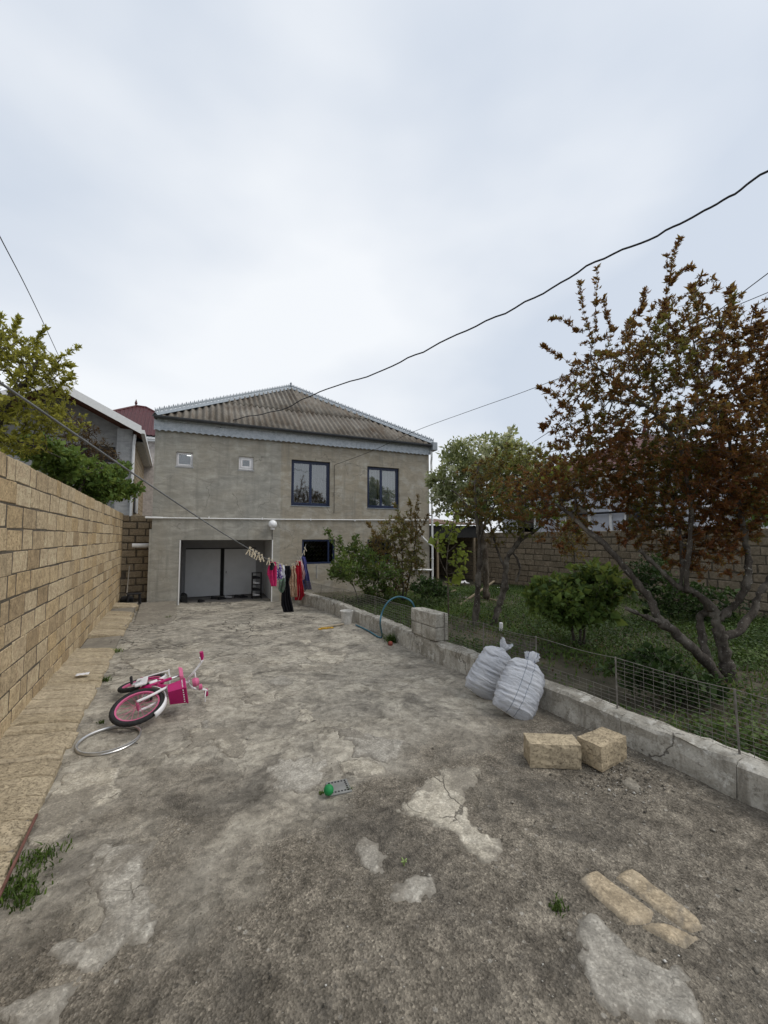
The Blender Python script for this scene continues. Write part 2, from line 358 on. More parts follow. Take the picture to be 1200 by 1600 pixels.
def mat_patch(name, a, b, c, dark=.8, fade=.75):
    t = NT(name); r = t.rnd(); big = t.noise(1.7, 5, .6); med = t.noise(7., 6, .65, dist=.5); fine = t.noise(50., 6, .75)
    col = t.ramp(med, (.3, a), (.5, b), (.7, c)); col = t.mix(t.ramp(big, (.45, 0.), (.65, .5)), col, tuple(np.array(a)*.85))
    col = t.mix(.18, col, t.ramp(r, (0., .3), (1., .7)), 'OVERLAY')
    ed = t.attr('edge')
    edm = t.ramp(t.math('ADD', t.math('MULTIPLY', ed, .8), t.math('MULTIPLY', t.noise(16., 8, .7), .9)), (.50, fade), (.72, 0.))
    col = t.mix(.5, col, t.ramp(fine, (.28, .22), (.72, .78)), 'OVERLAY')
    clump = t.noise(11., 9, .72, t.mapv(t.obj(), loc=(4, 4, 4)), .4); col = t.mix(.6, col, t.ramp(clump, (.32, .22), (.5, .5), (.68, .76)), 'OVERLAY')
    sp_ = t.ramp(t.noise(85., 3, .6), (.27, .7), (.37, 0.)); col = t.mix(sp_, col, (.09, .08, .066))
    dust = t.ramp(t.noise(2.2, 8, .66, t.mapv(t.obj(), loc=(2, 9, 1)), .4), (.50, 0.), (.56, .7)); col = t.mix(dust, col, t.mix(clump, (.13, .115, .093), (.28, .252, .208)))
    gcol = t.n('ShaderNodeSeparateColor', i0=t.n('ShaderNodeTexVoronoi', Vector=t.obj(), Scale=105.).outputs['Color']).outputs[0]; col = t.mix(.35, col, t.ramp(gcol, (.0, .2), (.8, .56), (1., .9)), 'OVERLAY')
    col = t.mix(edm, col, t.mix(clump, (.105, .093, .076), (.26, .235, .195)))
    wob = t.n('ShaderNodeVectorMath', dict(operation='ADD'), i0=t.obj(), i1=t.n('ShaderNodeVectorMath', dict(operation='SCALE'), i0=t.n('ShaderNodeTexNoise', Vector=t.obj(), Scale=4., Detail=5).outputs['Color'], Scale=.3).outputs[0]).outputs[0]
    e1 = t.voro(2.6, 'DISTANCE_TO_EDGE', wob).outputs['Distance']; cr = t.ramp(e1, (.004, 1.), (.016, 0.))
    gate = t.ramp(t.noise(1.9, 3), (.5, 0.), (.6, 1.)); cr = t.math('MULTIPLY', cr, gate)
    col = t.mix(t.math('MULTIPLY', cr, dark), col, (.08, .072, .06))
    h = t.math('SUBTRACT', t.math('ADD', t.math('ADD', t.math('MULTIPLY', fine, .4), t.math('MULTIPLY', clump, 1.1)), t.math('MULTIPLY', med, .8)), cr)
    t.bsdf(col, .92, t.bump(h, .7, .011), spec=.15); return t.m
def gridmesh(name, xs, ys, hf, keep=None, smooth=True):
    X, Y = np.meshgrid(xs, ys); Z = hf(X, Y); nx, ny = len(xs), len(ys)
    V = np.stack([X, Y, Z], -1).reshape(-1, 3)
    i = (np.arange(ny-1)[:, None]*nx+np.arange(nx-1)[None]).ravel(); Fq = np.stack([i, i+1, i+nx+1, i+nx], -1)
    if keep is not None:
        kp = keep.reshape(-1); Fq = Fq[kp[Fq].all(1)]
        used = np.unique(Fq); mp = -np.ones(len(V), int); mp[used] = np.arange(len(used)); V = V[used]; Fq = mp[Fq]
    return npmesh(name, V, Fq, smooth), V
M['ground'] = mat_ground()
land, _ = gridmesh('terrain', np.linspace(-700, 700, 15), np.linspace(-500, 900, 15), lambda X, Y: X*0-.42)
link('terrain', land, plain('far_soil', (.14, .125, .095), .95, var=.3, scale=.4, bump=.3, bscale=8, dist=.05), kind='structure')
def gh(X, Y):
    d = dirtmask(X, Y); return gz(X, Y)+.010*d*fbm(X*9, Y*9, 3)+.006*fbm(X*16+5, Y*16, 2)*d
me, V = gridmesh('yard', np.arange(-.92, 3.50, .026), np.arange(-2.2, 13.6, .03), gh)
attr(me, 'dirt', dirtmask(V[:, 0], V[:, 1])*(1-.6*sstep(8, 10, V[:, 1])))
attr(me, 'crack', np.clip(sstep(5.2, 9.3, V[:, 1])*1.0+.35*sstep(3.4, 5, V[:, 1])*(V[:, 0] < 1.6), 0, 1))
yard = link('yard', me, M['ground'], kind='structure')
yard['label'] = 'cracked concrete yard with soil and pale patches in front of the house'

# pale repair patches lying on the yard: crusts with a thickness of their own
M['patch'] = mat_patch('pale_concrete_patch', (.32, .288, .23), (.41, .372, .302), (.49, .45, .375))
M['patch_grey'] = mat_patch('grey_concrete_patch', (.28, .258, .218), (.345, .32, .275), (.41, .385, .335), .4)
M['patch_stone'] = mat_patch('sunk_limestone', (.33, .265, .18), (.42, .34, .235), (.50, .415, .295), .3, .35)
def polysdf(P, X, Y):
    best = np.full(X.shape, 1e9); ins = np.zeros(X.shape, bool); n = len(P)
    for i in range(n):
        x0, y0 = P[i]; x1, y1 = P[(i+1) % n]; ex, ey = x1-x0, y1-y0
        t = np.clip(((X-x0)*ex+(Y-y0)*ey)/(ex*ex+ey*ey+1e-12), 0, 1); best = np.minimum(best, np.hypot(X-x0-t*ex, Y-y0-t*ey))
        c = ((y0 > Y) != (y1 > Y)) & (X < (x1-x0)*(Y-y0)/(y1-y0+1e-12)+x0); ins ^= c
    return np.where(ins, best, -best)
def patch(name, pix, mat, th=.011, amp=.10, nf=2.6, res=.013, parent=yard, slope=.5, hb=.0, label=None):
    P = [GG(*p)[:2] for p in pix]; A = np.array(P); x0, y0 = A.min(0)-.12; x1, y1 = A.max(0)+.12
    xs = np.arange(x0, x1, res); ys = np.arange(y0, y1, res); X, Y = np.meshgrid(xs, ys)
    s = polysdf(P, X, Y)+amp*fbm(X*nf+31, Y*nf+7, 4)+(.085*fbm(X*8, Y*8, 5)+.055*fbm(X*24+3, Y*24, 3))*min(1, amp*14)-.02*min(1, amp*14)
    H = np.clip(s*slope, -.05, th)
    keep = H > -.03
    if not keep.any(): return
    def hf(X, Y): return gh(X, Y)*1.0+H+.004*fbm(X*7, Y*7, 3)+hb
    me, V = gridmesh(name, xs, ys, hf, keep); 
    e = np.clip(s.reshape(-1)/.07, 0, 1)
    k = keep.reshape(-1); nx = len(xs)
    # edge attribute on kept vertices: rebuild by nearest grid index
    ix = np.rint((V[:, 0]-x0)/res).astype(int).clip(0, len(xs)-1); iy = np.rint((V[:, 1]-y0)/res).astype(int).clip(0, len(ys)-1)
    attr(me, 'edge', e[iy*nx+ix]); return link(name, me, mat, parent, label=label)
def z3(pts, ox=380, oy=1100, s=2.857): return [(ox+x/s, oy+y/s) for x, y in pts]
def z4(pts): return z3(pts, 760, 1100, 2.727)
def z5(pts): return z3(pts, 160, 920, 3.0)
for pix, m, amp in [
    ([(40, 1328), (70, 1240), (100, 1205), (195, 1200), (192, 1240), (150, 1268), (110, 1298), (62, 1335)], 'patch', .07),
    ([(160, 1322), (250, 1312), (235, 1390), (237, 1460), (200, 1500), (130, 1512), (40, 1500), (140, 1452), (155, 1380)], 'patch_grey', .07),
    ([(0, 1575), (60, 1545), (120, 1530), (125, 1548), (90, 1610), (0, 1640)], 'patch_grey', .04),
    ([(238, 1180), (290, 1160), (300, 1140), (370, 1135), (382, 1150), (398, 1185), (370, 1197), (345, 1172), (320, 1162), (280, 1186)], 'patch', .07),
    (z3([(110, 310), (130, 240), (230, 225), (400, 240), (385, 330), (340, 385), (300, 420), (150, 365)]), 'patch_grey', .09),
    (z3([(410, 270), (430, 310), (520, 338), (632, 325), (640, 280), (560, 245), (460, 245)]), 'patch', .03),
    (z3([(405, 105), (560, 130), (740, 170), (722, 230), (640, 270), (560, 240), (480, 240), (480, 185)]), 'patch_grey', .05),
    (z3([(560, 480), (700, 465), (760, 420), (820, 330), (900, 285), (1060, 290), (1050, 380), (1010, 450), (1030, 540), (1160, 620), (1172, 690), (1100, 712), (1010, 700), (950, 640), (920, 560), (820, 525), (740, 490)]), 'patch', .06),
    (z3([(490, 640), (540, 590), (620, 620), (640, 700), (640, 790), (590, 800), (490, 750)]), 'patch_grey', .05),
    (z3([(640, 800), (760, 770), (900, 740), (860, 840), (720, 900), (650, 880)]), 'patch_grey', .05),
    (z4([(400, 900), (460, 880), (520, 920), (600, 1020), (700, 1060), (850, 1150), (910, 1250), (880, 1364), (700, 1364), (500, 1250), (400, 1100)]), 'patch_grey', .06),
    (z4([(0, 560), (60, 570), (85, 620), (60, 670), (0, 690)]), 'patch', .03),
    (z4([(575, 330), (610, 310), (660, 350), (665, 385), (620, 365)]), 'patch', .02),
    (z5([(80, 345), (230, 315), (350, 330), (435, 360), (400, 380), (150, 388)]), 'patch', .10),
    (z5([(435, 382), (540, 375), (520, 412), (450, 407)]), 'patch', .05),
    (z5([(590, 332), (720, 318), (705, 342), (600, 348)]), 'patch', .06),
    (z5([(770, 432), (830, 400), (900, 420), (872, 456), (800, 462)]), 'patch_grey', .05),
    (z5([(545, 400), (700, 390), (725, 440), (600, 472), (540, 450)]), 'patch', .08),
    (z5([(940, 315), (1050, 280), (1155, 315), (1110, 352), (980, 352)]), 'patch', .10),
    (z5([(890, 350), (960, 352), (1080, 370), (1020, 392), (920, 380)]), 'patch', .08),
    (z5([(1090, 665), (1200, 650), (1260, 690), (1200, 770), (1150, 735)]), 'patch_grey', .06),
    (z5([(780, 297), (830, 290), (822, 306)]), 'patch', .04),
    (z5([(920, 242), (960, 230), (990, 250), (945, 267)]), 'patch', .06),
    (z5([(460, 625), (500, 610), (505, 655), (470, 657)]), 'patch_grey', .03),
    (z5([(740, 345), (800, 335), (860, 345), (820, 358)]), 'patch', .05),
    (z5([(620, 480), (760, 470), (860, 500), (800, 560), (660, 540)]), 'patch', .10),
    (z5([(900, 560), (1020, 560), (990, 640), (920, 620)]), 'patch', .08)]:
    patch('concrete_patch', pix, M[m], amp=amp)
for pix in [z4([(545, 738), (575, 705), (620, 700), (905, 915), (925, 965), (880, 985), (830, 960)]),
            z4([(385, 755), (470, 712), (715, 885), (700, 930), (600, 948)]),
            z4([(660, 950), (760, 935), (915, 1000), (850, 1045), (780, 1030)])]:
    patch('sunk_stone', pix, M['patch_stone'], th=.014, amp=.010, nf=6, res=.012, slope=1.3)

# garden soil beyond the kerb
def gd(X, Y): return .03+.05*fbm(X*.7, Y*.7, 3)+.02*fbm(X*3, Y*3, 2)-.06*sstep(9, 12.4, Y)
me, V = gridmesh('garden_soil', np.arange(3.48, 12.5, .12), np.arange(-3, 19, .12), gd)
link('garden_soil', me, plain('garden_soil', (.085, .075, .05), .95, var=.4, scale=2.5, bump=.6, bscale=30, dist=.03), kind='structure')
# neighbour's soil behind the left wall
me, V = gridmesh('neighbour_soil', np.arange(-14, -1.3, .6), np.arange(-3, 40, .6), lambda X, Y: .05*fbm(X, Y, 2))
link('neighbour_soil', me, plain('neighbour_soil', (.10, .09, .06), .95, var=.4, bump=.5, bscale=10, dist=.05), kind='structure')

# raised slab beside the garage
sb = MB()
pts = [(-.62, 9.9), (-.05, 9.7), (.12, 10.1), (.17, 10.6), (.2, 12.98), (-.5, 13.03), (-.66, 13.03)]
top = [(x, y, float(gz(x, y)) + .012 if y < 10.2 else -.012+.0*y) for x, y in pts]
n = len(pts); sb.add(top+[(x+(.012 if 0 < i < 5 else 0), y, -.35) for i, (x, y) in enumerate(pts)], [tuple(range(n))]+[(i, (i+1) % n, (i+1) % n+n, i+n) for i in range(n)])
link('entrance_slab', beveled(sb.mesh('entrance_slab'), .012, 2), M['patch'], kind='structure')

# ================================================================== BLOCK WALLS
def block_meshes(tag, L, Hh, T, nvar=9, bev=.011, jit=.007):
    out = []
    for k in range(nvar):
        r = random.Random(k*7+len(tag)); b = MB().box((-L/2, -T/2, -Hh/2), (L/2, T/2, Hh/2)); me = b.mesh('limestone_block_'+tag)
        for v in me.vertices: v.co += Vector((r.uniform(-jit, jit), r.uniform(-jit*.6, jit*.6), r.uniform(-jit, jit)))
        beveled(me, bev*r.uniform(.6, 1.3), 1); out.append(me)
    return out
def block_wall(parent, org, du, length, z0, courses, ch, bl, T, mat, maxn, joint=.016, jv=None, bev=.011, jit=.007, tag='a', proud=.012, order=None, skip=None, split=.06):
    """blocks laid along du from org; the first maxn (by order) are parts, the rest one stuff part"""
    du = Vector(du).normalized(); rz = math.atan2(du.y, du.x); org = Vector(org); items = []
    jv = jv or joint; F_ = block_meshes(tag, bl-jv, ch-joint, T, 9, bev, jit); Hf = block_meshes(tag+'h', bl/2-jv, ch-joint, T, 4, bev, jit); Q = block_meshes(tag+'q', bl*.72-jv, ch-joint, T, 4, bev, jit)
    r = random.Random(len(tag)*31+courses)
    for c in range(courses):
        s = -(bl*.5 if c % 2 else 0)-r.uniform(0, .06)
        while s < length:
            q = r.random(); me, l = (r.choice(Hf), bl/2) if q < split else ((r.choice(Q), bl*.72) if q < split*2.0 else (r.choice(F_), bl))
            if s > -bl*.6 and s+l < length+bl*.5:
                if not (skip and skip(s+l/2, c)): items.append((s+l/2, c, me, r.uniform(-.5, 1)*proud, r.uniform(-.012, .012), r.choice((0, 1)), r.uniform(-.006, .006)))
            s += l+r.uniform(-.004, .012)
    if order: items.sort(key=order)
    rest_v, rest_f = [], []
    for k, (s, c, me, pr, tilt, flip, dz) in enumerate(items):
        pos = org+du*s+Vector((-du.y, du.x, 0))*(-pr)+Vector((0, 0, z0+ch*(c+.5)+dz))
        Mx = Matrix.Translation(pos) @ Matrix.Rotation(rz+flip*math.pi, 4, 'Z') @ Matrix.Rotation(tilt*.5, 4, 'Y')
        if k < maxn:
            o = link('block', me, mat, parent); o.matrix_local = parent.matrix_basis.inverted() @ Mx
        else:
            b0 = len(rest_v); rest_v += [tuple(Mx @ v.co) for v in me.vertices]; rest_f += [tuple(i+b0 for i in p.vertices) for p in me.polygons]
    if rest_v:
        me = bpy.data.meshes.new('blocks_beyond'); me.from_pydata(rest_v, [], rest_f)
        o = link('blocks_beyond', me, mat, parent, kind='stuff'); o.matrix_local = parent.matrix_basis.inverted()
def core(parent, a, b, mat=None, name='mortar_core'):
    o = MB().box(a, b).build(name, mat or M['mortar'], parent); o.matrix_local = parent.matrix_basis.inverted(); return o
bpy.context.view_layer.update()
# left boundary wall: face at X = -1.2, 12 courses
WX = -1.2; CH = .2
lw = empty('boundary_wall', (WX-.1, 8, 0), label='long yellow limestone block wall along the left side of the yard', cat='wall')
block_wall(lw, (WX-.095, .6, 0), (0, 1, 0), 13.05, .03, 12, CH, .415, .19, M['stone'], 300, tag='lw', joint=.014, jv=.025, bev=.0045, jit=.004, proud=.003, split=.09, order=lambda i: 0 if i[0] > 3.15 else 1-i[0]*.01)
core(lw, (WX-.17, .5, -.3), (WX-.0035, 13.68, 2.41))
# footing ledge of rough stones along the wall foot
fo = empty('wall_footing', (-.95, 7, 0), kind='structure', label='rough tan stone footing ledge along the foot of the left wall')
y = 1.2; k = 0
while y < 12.6:
    l = random.uniform(.10, .30); r = random.Random(k); nx, ny = 6, 2
    xr = -.70+r.uniform(-.022, .022); zz = .045+r.uniform(-.008, .012)
    if not (7.6 < y < 8.5 or 11.3 < y < 12.0):
        b = MB(); g0 = float(gz(-.7, min(y, 9.5)))
        hi = lambda x: (zz+.05*(-x-.7)/.5+g0*.6)
        V = []; Fc = []
        for i in range(7):
            x = WX+.0-.02+(xr-WX+.02)*i/6
            for j, yy in enumerate((y, y+.012, y+l-.012, y+l)):
                V.append((x+(r.uniform(-.004, .004)), yy+r.uniform(-.004, .004), hi(x)+r.uniform(-.005, .005)-(.02 if j in (0, 3) else 0)-(.016 if i == 6 else 0)))
        nb = len(V)
        for i in range(6):
            for j in range(3): Fc.append((i*4+j, (i+1)*4+j, (i+1)*4+j+1, i*4+j+1))
        # skirts
        ring = [0, 1, 2, 3, 7, 11, 15, 19, 23, 27, 26, 25, 24, 20, 16, 12, 8, 4]
        V += [(V[i][0]+(.008 if i >= 24 else 0), V[i][1], -.12) for i in ring]; m = len(ring)
        for i in range(m): Fc.append((ring[i], ring[(i+1) % m], nb+(i+1) % m, nb+i))
        b.add(V, Fc); o = b.build('footing_stone', None, fo, smooth=False)
        o.data.materials.append(M['footing']); o.matrix_local = fo.matrix_basis.inverted()
    y += l+random.uniform(.0, .012); k += 1
o = core(fo, (WX-.02, -2, -.2), (-.72, 13.0, .02), M['patch'], 'concrete_bed')
# strip of dark red angle iron along the footing edge near the camera
rod = MB().bar((-.675, 2.2, .03), (-.685, 3.35, .034), .012, .012).build('red_iron_bar', plain('red_oxide_iron', (.16, .075, .06), .8, var=.3), label='thin rusty red iron bar along the edge of the stone footing', cat='metal bar')
# cross wall closing the passage by the house
cw = empty('passage_wall', (-.9, 13.75, 0), label='short limestone wall closing the narrow gap beside the house', cat='wall')
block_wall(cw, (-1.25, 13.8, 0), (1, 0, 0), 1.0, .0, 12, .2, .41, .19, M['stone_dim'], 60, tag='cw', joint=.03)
core(cw, (-1.3, 13.72, -.3), (-.1, 13.85, 2.36))
# right garden wall at X = 11.15
gw = empty('garden_wall', (11.2, 8, 0), label='weathered limestone block wall at the back of the garden behind the trees', cat='wall')
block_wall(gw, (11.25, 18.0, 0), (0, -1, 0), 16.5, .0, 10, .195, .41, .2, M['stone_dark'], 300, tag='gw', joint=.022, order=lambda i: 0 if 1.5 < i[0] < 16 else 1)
core(gw, (11.165, 1.4, -.3), (11.3, 18.1, 1.92))

# ================================================================== THE HOUSE
HWID = 8.87
house = empty('house', tuple(HL), HA, label='two-storey grey cement-plastered house with corrugated hip roof', cat='house')
def holed_wall(width0, width1, z0, z1, ops, th, y0=0.0):
    """wall in the xz plane, front at y0, with rectangular openings and their reveals"""
    xs = sorted({width0, width1, *[o[0] for o in ops], *[o[1] for o in ops]}); zs = sorted({z0, z1, *[o[2] for o in ops], *[o[3] for o in ops]})
    b = MB(); inside = lambda x, z: any(o[0] < x < o[1] and o[2] < z < o[3] for o in ops)
    for i in range(len(xs)-1):
        for j in range(len(zs)-1):
            xa, xb, za, zb = xs[i], xs[i+1], zs[j], zs[j+1]
            if inside((xa+xb)/2, (za+zb)/2): continue
            b.add([(xa, y0, za), (xb, y0, za), (xb, y0, zb), (xa, y0, zb)], [(0, 1, 2, 3)])
            b.add([(xa, y0+th, za), (xb, y0+th, za), (xb, y0+th, zb), (xa, y0+th, zb)], [(3, 2, 1, 0)])
    for xa, xb, za, zb in ops+[(width0, width1, z0, z1)]:
        for p, q in (((xa, za), (xb, za)), ((xb, za), (xb, zb)), ((xb, zb), (xa, zb)), ((xa, zb), (xa, za))):
            b.add([(p[0], y0, p[1]), (q[0], y0, q[1]), (q[0], y0+th, q[1]), (p[0], y0+th, p[1])], [(0, 1, 2, 3)])
    return b
GAR = (.77, 3.33, -.6, 1.68)
OPS = [GAR, (.60, 1.03, 3.80, 4.21), (2.29, 2.71, 3.815, 4.215), (3.87, 5.14, 2.77, 4.235), (6.45, 7.665, 2.765, 4.20), (4.236, 5.317, .905, 1.69), (6.46, 7.34, .88, 1.685)]
holed_wall(.05, HWID, -.6, 5.0, OPS, .32).build('front_wall', M['plaster'], house, merge=True)
PB = MB().box((-.015, .004, -.6), (.06, .5, 1.98)); link('corner_buttress', beveled(PB.mesh('corner_buttress'), .012, 2), M['plaster'], house)
MB().box((.05, .33, -.6), (.35, 9.4, 5.0)).build('side_wall', M['plaster'], house)
MB().box((HWID-.3, .33, -.6), (HWID, 9.4, 5.0)).build('side_wall', M['plaster'], house)
MB().box((.36, 9.1, -.6), (HWID-.31, 9.4, 5.0)).build('back_wall', M['plaster'], house)
MB().box((.36, .33, 2.2), (HWID-.31, 9.09, 2.4)).build('upper_floor', M['interior'], house)
MB().box((.36, .33, 4.75), (HWID-.31, 9.09, 4.85)).build('upper_ceiling', M['interior'], house)
MB().box((.36, 2.6, 2.41), (HWID-.31, 2.7, 4.74)).build('inner_wall', M['interior'], house)
MB().box((.37, 1.1, 2.41), (3.2, 1.2, 4.74)).build('inner_wall', plain('dark_pane_backing', (.09, .09, .09), .8, bump=0), house)  # dark wall added behind the small windows so their panes look dark
# garage recess
MB().box((.36, .33, -.6), (9*.95, 2.4, -.205)).build('garage_floor', plain('garage_floor', (.16, .15, .14), .85, var=.2), house)
MB().box((.36, 2.02, -.2), (3.52, 2.12, 2.19)).build('garage_back_wall', M['interior'], house)
MB().box((.62, .33, -.2), (.74, 2.01, 2.19)).build('garage_side_wall', M['interior'], house)
MB().box((3.34, .33, -.2), (3.5, 2.01, 2.19)).build('garage_side_wall', M['doorwhite'], house)
MB().box((.75, .33, 1.70), (3.33, 2.01, 1.80)).build('garage_ceiling', M['interior'], house)
d1 = MB().box((.84, 1.965, -.19), (1.90, 2.005, 1.36)).build('garage_door', M['doorwhite'], house)
d2 = MB().box((2.03, 1.965, -.19), (3.06, 2.005, 1.36)).build('garage_door', M['doorwhite'], house)
MB().tube([(2.09, 1.95, .55), (2.09, 1.92, .55), (2.09, 1.915, .62)], .009, 6).build('handle', M['black'], d2)
MB().box((1.915, 1.98, -.19), (2.015, 2.01, 1.38)).build('dark_gap', M['dark'], house)
MB().box((.84, 1.97, 1.365), (3.06, 2.0, 1.395)).build('dark_gap_line', M['black'], house)  # black strip stands in for the dark gap above the doors
for u in (.762, 3.318):
    MB().box((u-.012, -.012, -.28), (u+.018, .05, 1.676)).build('corner_bead', M['white'], house)
# tall and small windows
def window(u0, u1, z0, z1, mat, leaves, fw=.055, dep=.09, split=None, sill=False):
    w = MB(); 
    for a, b in (((u0, z0), (u1, z0+fw)), ((u0, z1-fw), (u1, z1)), ((u0, z0+fw), (u0+fw, z1-fw)), ((u1-fw, z0+fw), (u1, z1-fw))):
        w.box((a[0]+.002, dep, a[1]+.002), (b[0]-.002, dep+.07, b[1]-.002))
    win = link('window', w.mesh('window'), mat, house)
    edges = [u0+fw]+[u0+(u1-u0)*s for s in (split or [])]+[u1-fw]
    for i in range(len(edges)-1):
        a, b = edges[i], edges[i+1]; f2 = fw*.8; s = MB()
        off = -.012 if i == 0 else .004
        for (p, q) in (((a, z0+fw), (b, z0+fw+f2)), ((a, z1-fw-f2), (b, z1-fw)), ((a, z0+fw+f2), (a+f2, z1-fw-f2)), ((b-f2, z0+fw+f2), (b, z1-fw-f2))):
            s.box((p[0]+.001, dep+off, p[1]+.001), (q[0]-.001, dep+off+.05, q[1]-.001))
        s.build('sash', mat, win)
        MB().box((a+f2*.7, dep+off+.02, z0+fw+f2*.7), (b-f2*.7, dep+off+.028, z1-fw-f2*.7)).build('pane', M['glass'], win)
    if sill: MB().box((u0-.02, -.03, z0-.03), (u1+.02, dep, z0-.002)).build('sill', M['white'], win)
    return win
W1 = window(3.87, 5.14, 2.77, 4.235, M['navy'], 2, split=[.5])
W2 = window(6.45, 7.665, 2.765, 4.20, M['navy'], 2, split=[.45])
for (u0, u1, z0) in ((3.87, 5.14, 2.77), (6.45, 7.665, 2.765)):
    MB().box((u0-.01, -.018, z0-.022), (u1+.01, .088, z0-.001)).build('window_sill', M['zinc'], house)
W3 = window(.60, 1.03, 3.80, 4.21, M['whitepaint'], 1, fw=.035, dep=.06)
W4 = window(2.29, 2.71, 3.815, 4.215, M['whitepaint'], 1, fw=.06, dep=.06)
for u0, u1, z0, z1 in ((.60, 1.03, 3.80, 4.21), (2.29, 2.71, 3.815, 4.215)):   # pale uneven render round the small windows
    b = MB()
    b.box((u0-.03, -.008, z0-.045), (u1+.03, .004, z0-.002)).build('render_patch', M['plaster_grey'], house)
def curtain(u0, u1, z0, z1, y, seed=0):
    r = random.Random(seed); n = 60; V = []
    for i in range(n+1):
        u = u0+(u1-u0)*i/n; off = .025*math.sin(i*1.1+seed)+.012*math.sin(i*2.3)
        V += [(u, y+off, z0), (u, y+off*.7, z1)]
    return MB().add(V, [(2*i, 2*i+2, 2*i+3, 2*i+1) for i in range(n)]).build('curtain', M['curtain'], house, smooth=True)
curtain(7.05, 7.72, 2.7, 4.26, .42, 1); curtain(6.4, 6.98, 2.7, 4.26, .46, 2); curtain(3.8, 5.2, 2.7, 4.27, .75, 3).data.materials[0] = plain('grey_pane_backing', (.17, .175, .18), .9)  # last curtain is put in grey to darken the panes of its window
lb = MB().lathe([(.0, -.02), (.09, -.02), (.09, .02), (.0, .02)], 16, (.93, .62, 4.25))
tl = NT('lit_lamp'); em = tl.n('ShaderNodeEmission', Color=(1, .96, .88), Strength=3.0); tl.t.links.new(em.outputs[0], tl.out.inputs['Surface'])
lb.build('lit_ceiling_lamp', tl.m, house)
# barred basement windows
def barred(u0, u1, z0, z1, bars):
    w = MB(); fw = .06
    for a, b in (((u0, z0), (u1, z0+fw)), ((u0, z1-fw), (u1, z1)), ((u0, z0+fw), (u0+fw, z1-fw)), ((u1-fw, z0+fw), (u1, z1-fw))):
        w.box((a[0]+.002, .03, a[1]+.002), (b[0]-.002, .09, b[1]-.002))
    win = link('basement_window', w.mesh('basement_window'), M['navy'], house)
    g = MB(); n = 9
    for i in range(n):
        x0 = u0+fw+(u1-u0-2*fw)*i/n; x1 = x0+(u1-u0-2*fw)/n
        for j in range(5):
            za = z0+fw+(z1-z0-2*fw)*j/5; zb = za+(z1-z0-2*fw)/5; xm = (x0+x1)/2
            g.tube([(x0, .06, (za+zb)/2), (xm, .06, zb), (x1, .06, (za+zb)/2), (xm, .06, za), (x0, .06, (za+zb)/2)], .004, 4, cap=False)
    g.build('grille', M['black'], win)
    MB().box((u1-fw-.17, .035, z0+fw+.002), (u1-fw-.12, .08, z1-fw-.002)).build('mullion', M['navy'], win)
    MB().box((u0+.01, .13, z0+.01), (u1-.01, .14, z1-.01)).build('pane', glass('dark_glass', (.25, .26, .27), .0), win)
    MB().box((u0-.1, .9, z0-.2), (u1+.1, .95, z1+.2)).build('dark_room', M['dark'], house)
barred(4.236, 5.317, .905, 1.69, 8); barred(6.46, 7.34, .88, 1.685, 7)
# ---- roof
AU, AD, AZ = 4.55, 4.0, 7.98; EO = .17; EZ = 5.10; E0, E1 = .06, HWID+.08
def mat_asbestos():
    t = NT('weathered_corrugated_sheet')
    n1 = t.noise(1.2, 5, .65, dist=.5); n2 = t.noise(3.2, 5, .6, t.mapv(t.obj(), (2.6, .3, .3))); f = t.noise(60., 5, .7)
    col = t.mix(t.ramp(n1, (.36, 0.), (.64, 1.)), (.135, .115, .092), (.24, .22, .19))
    col = t.mix(t.ramp(n2, (.52, 0.), (.7, .6)), col, (.115, .075, .045)); 
    lich = t.ramp(t.noise(2.1, 5, .7, t.mapv(t.obj(), loc=(7, 1, 2))), (.56, 0.), (.7, .7)); col = t.mix(lich, col, (.29, .275, .245))
    col = t.mix(.4, col, t.ramp(f, (.3, .3), (.7, .7)), 'OVERLAY')
    t.bsdf(col, .92, t.bump(f, .4, .01), spec=.15); return t.m
M['asb'] = mat_asbestos()
WAVE = .18; AMP = .036
roof = empty('roof', (0, 0, 0)); roof.parent = house
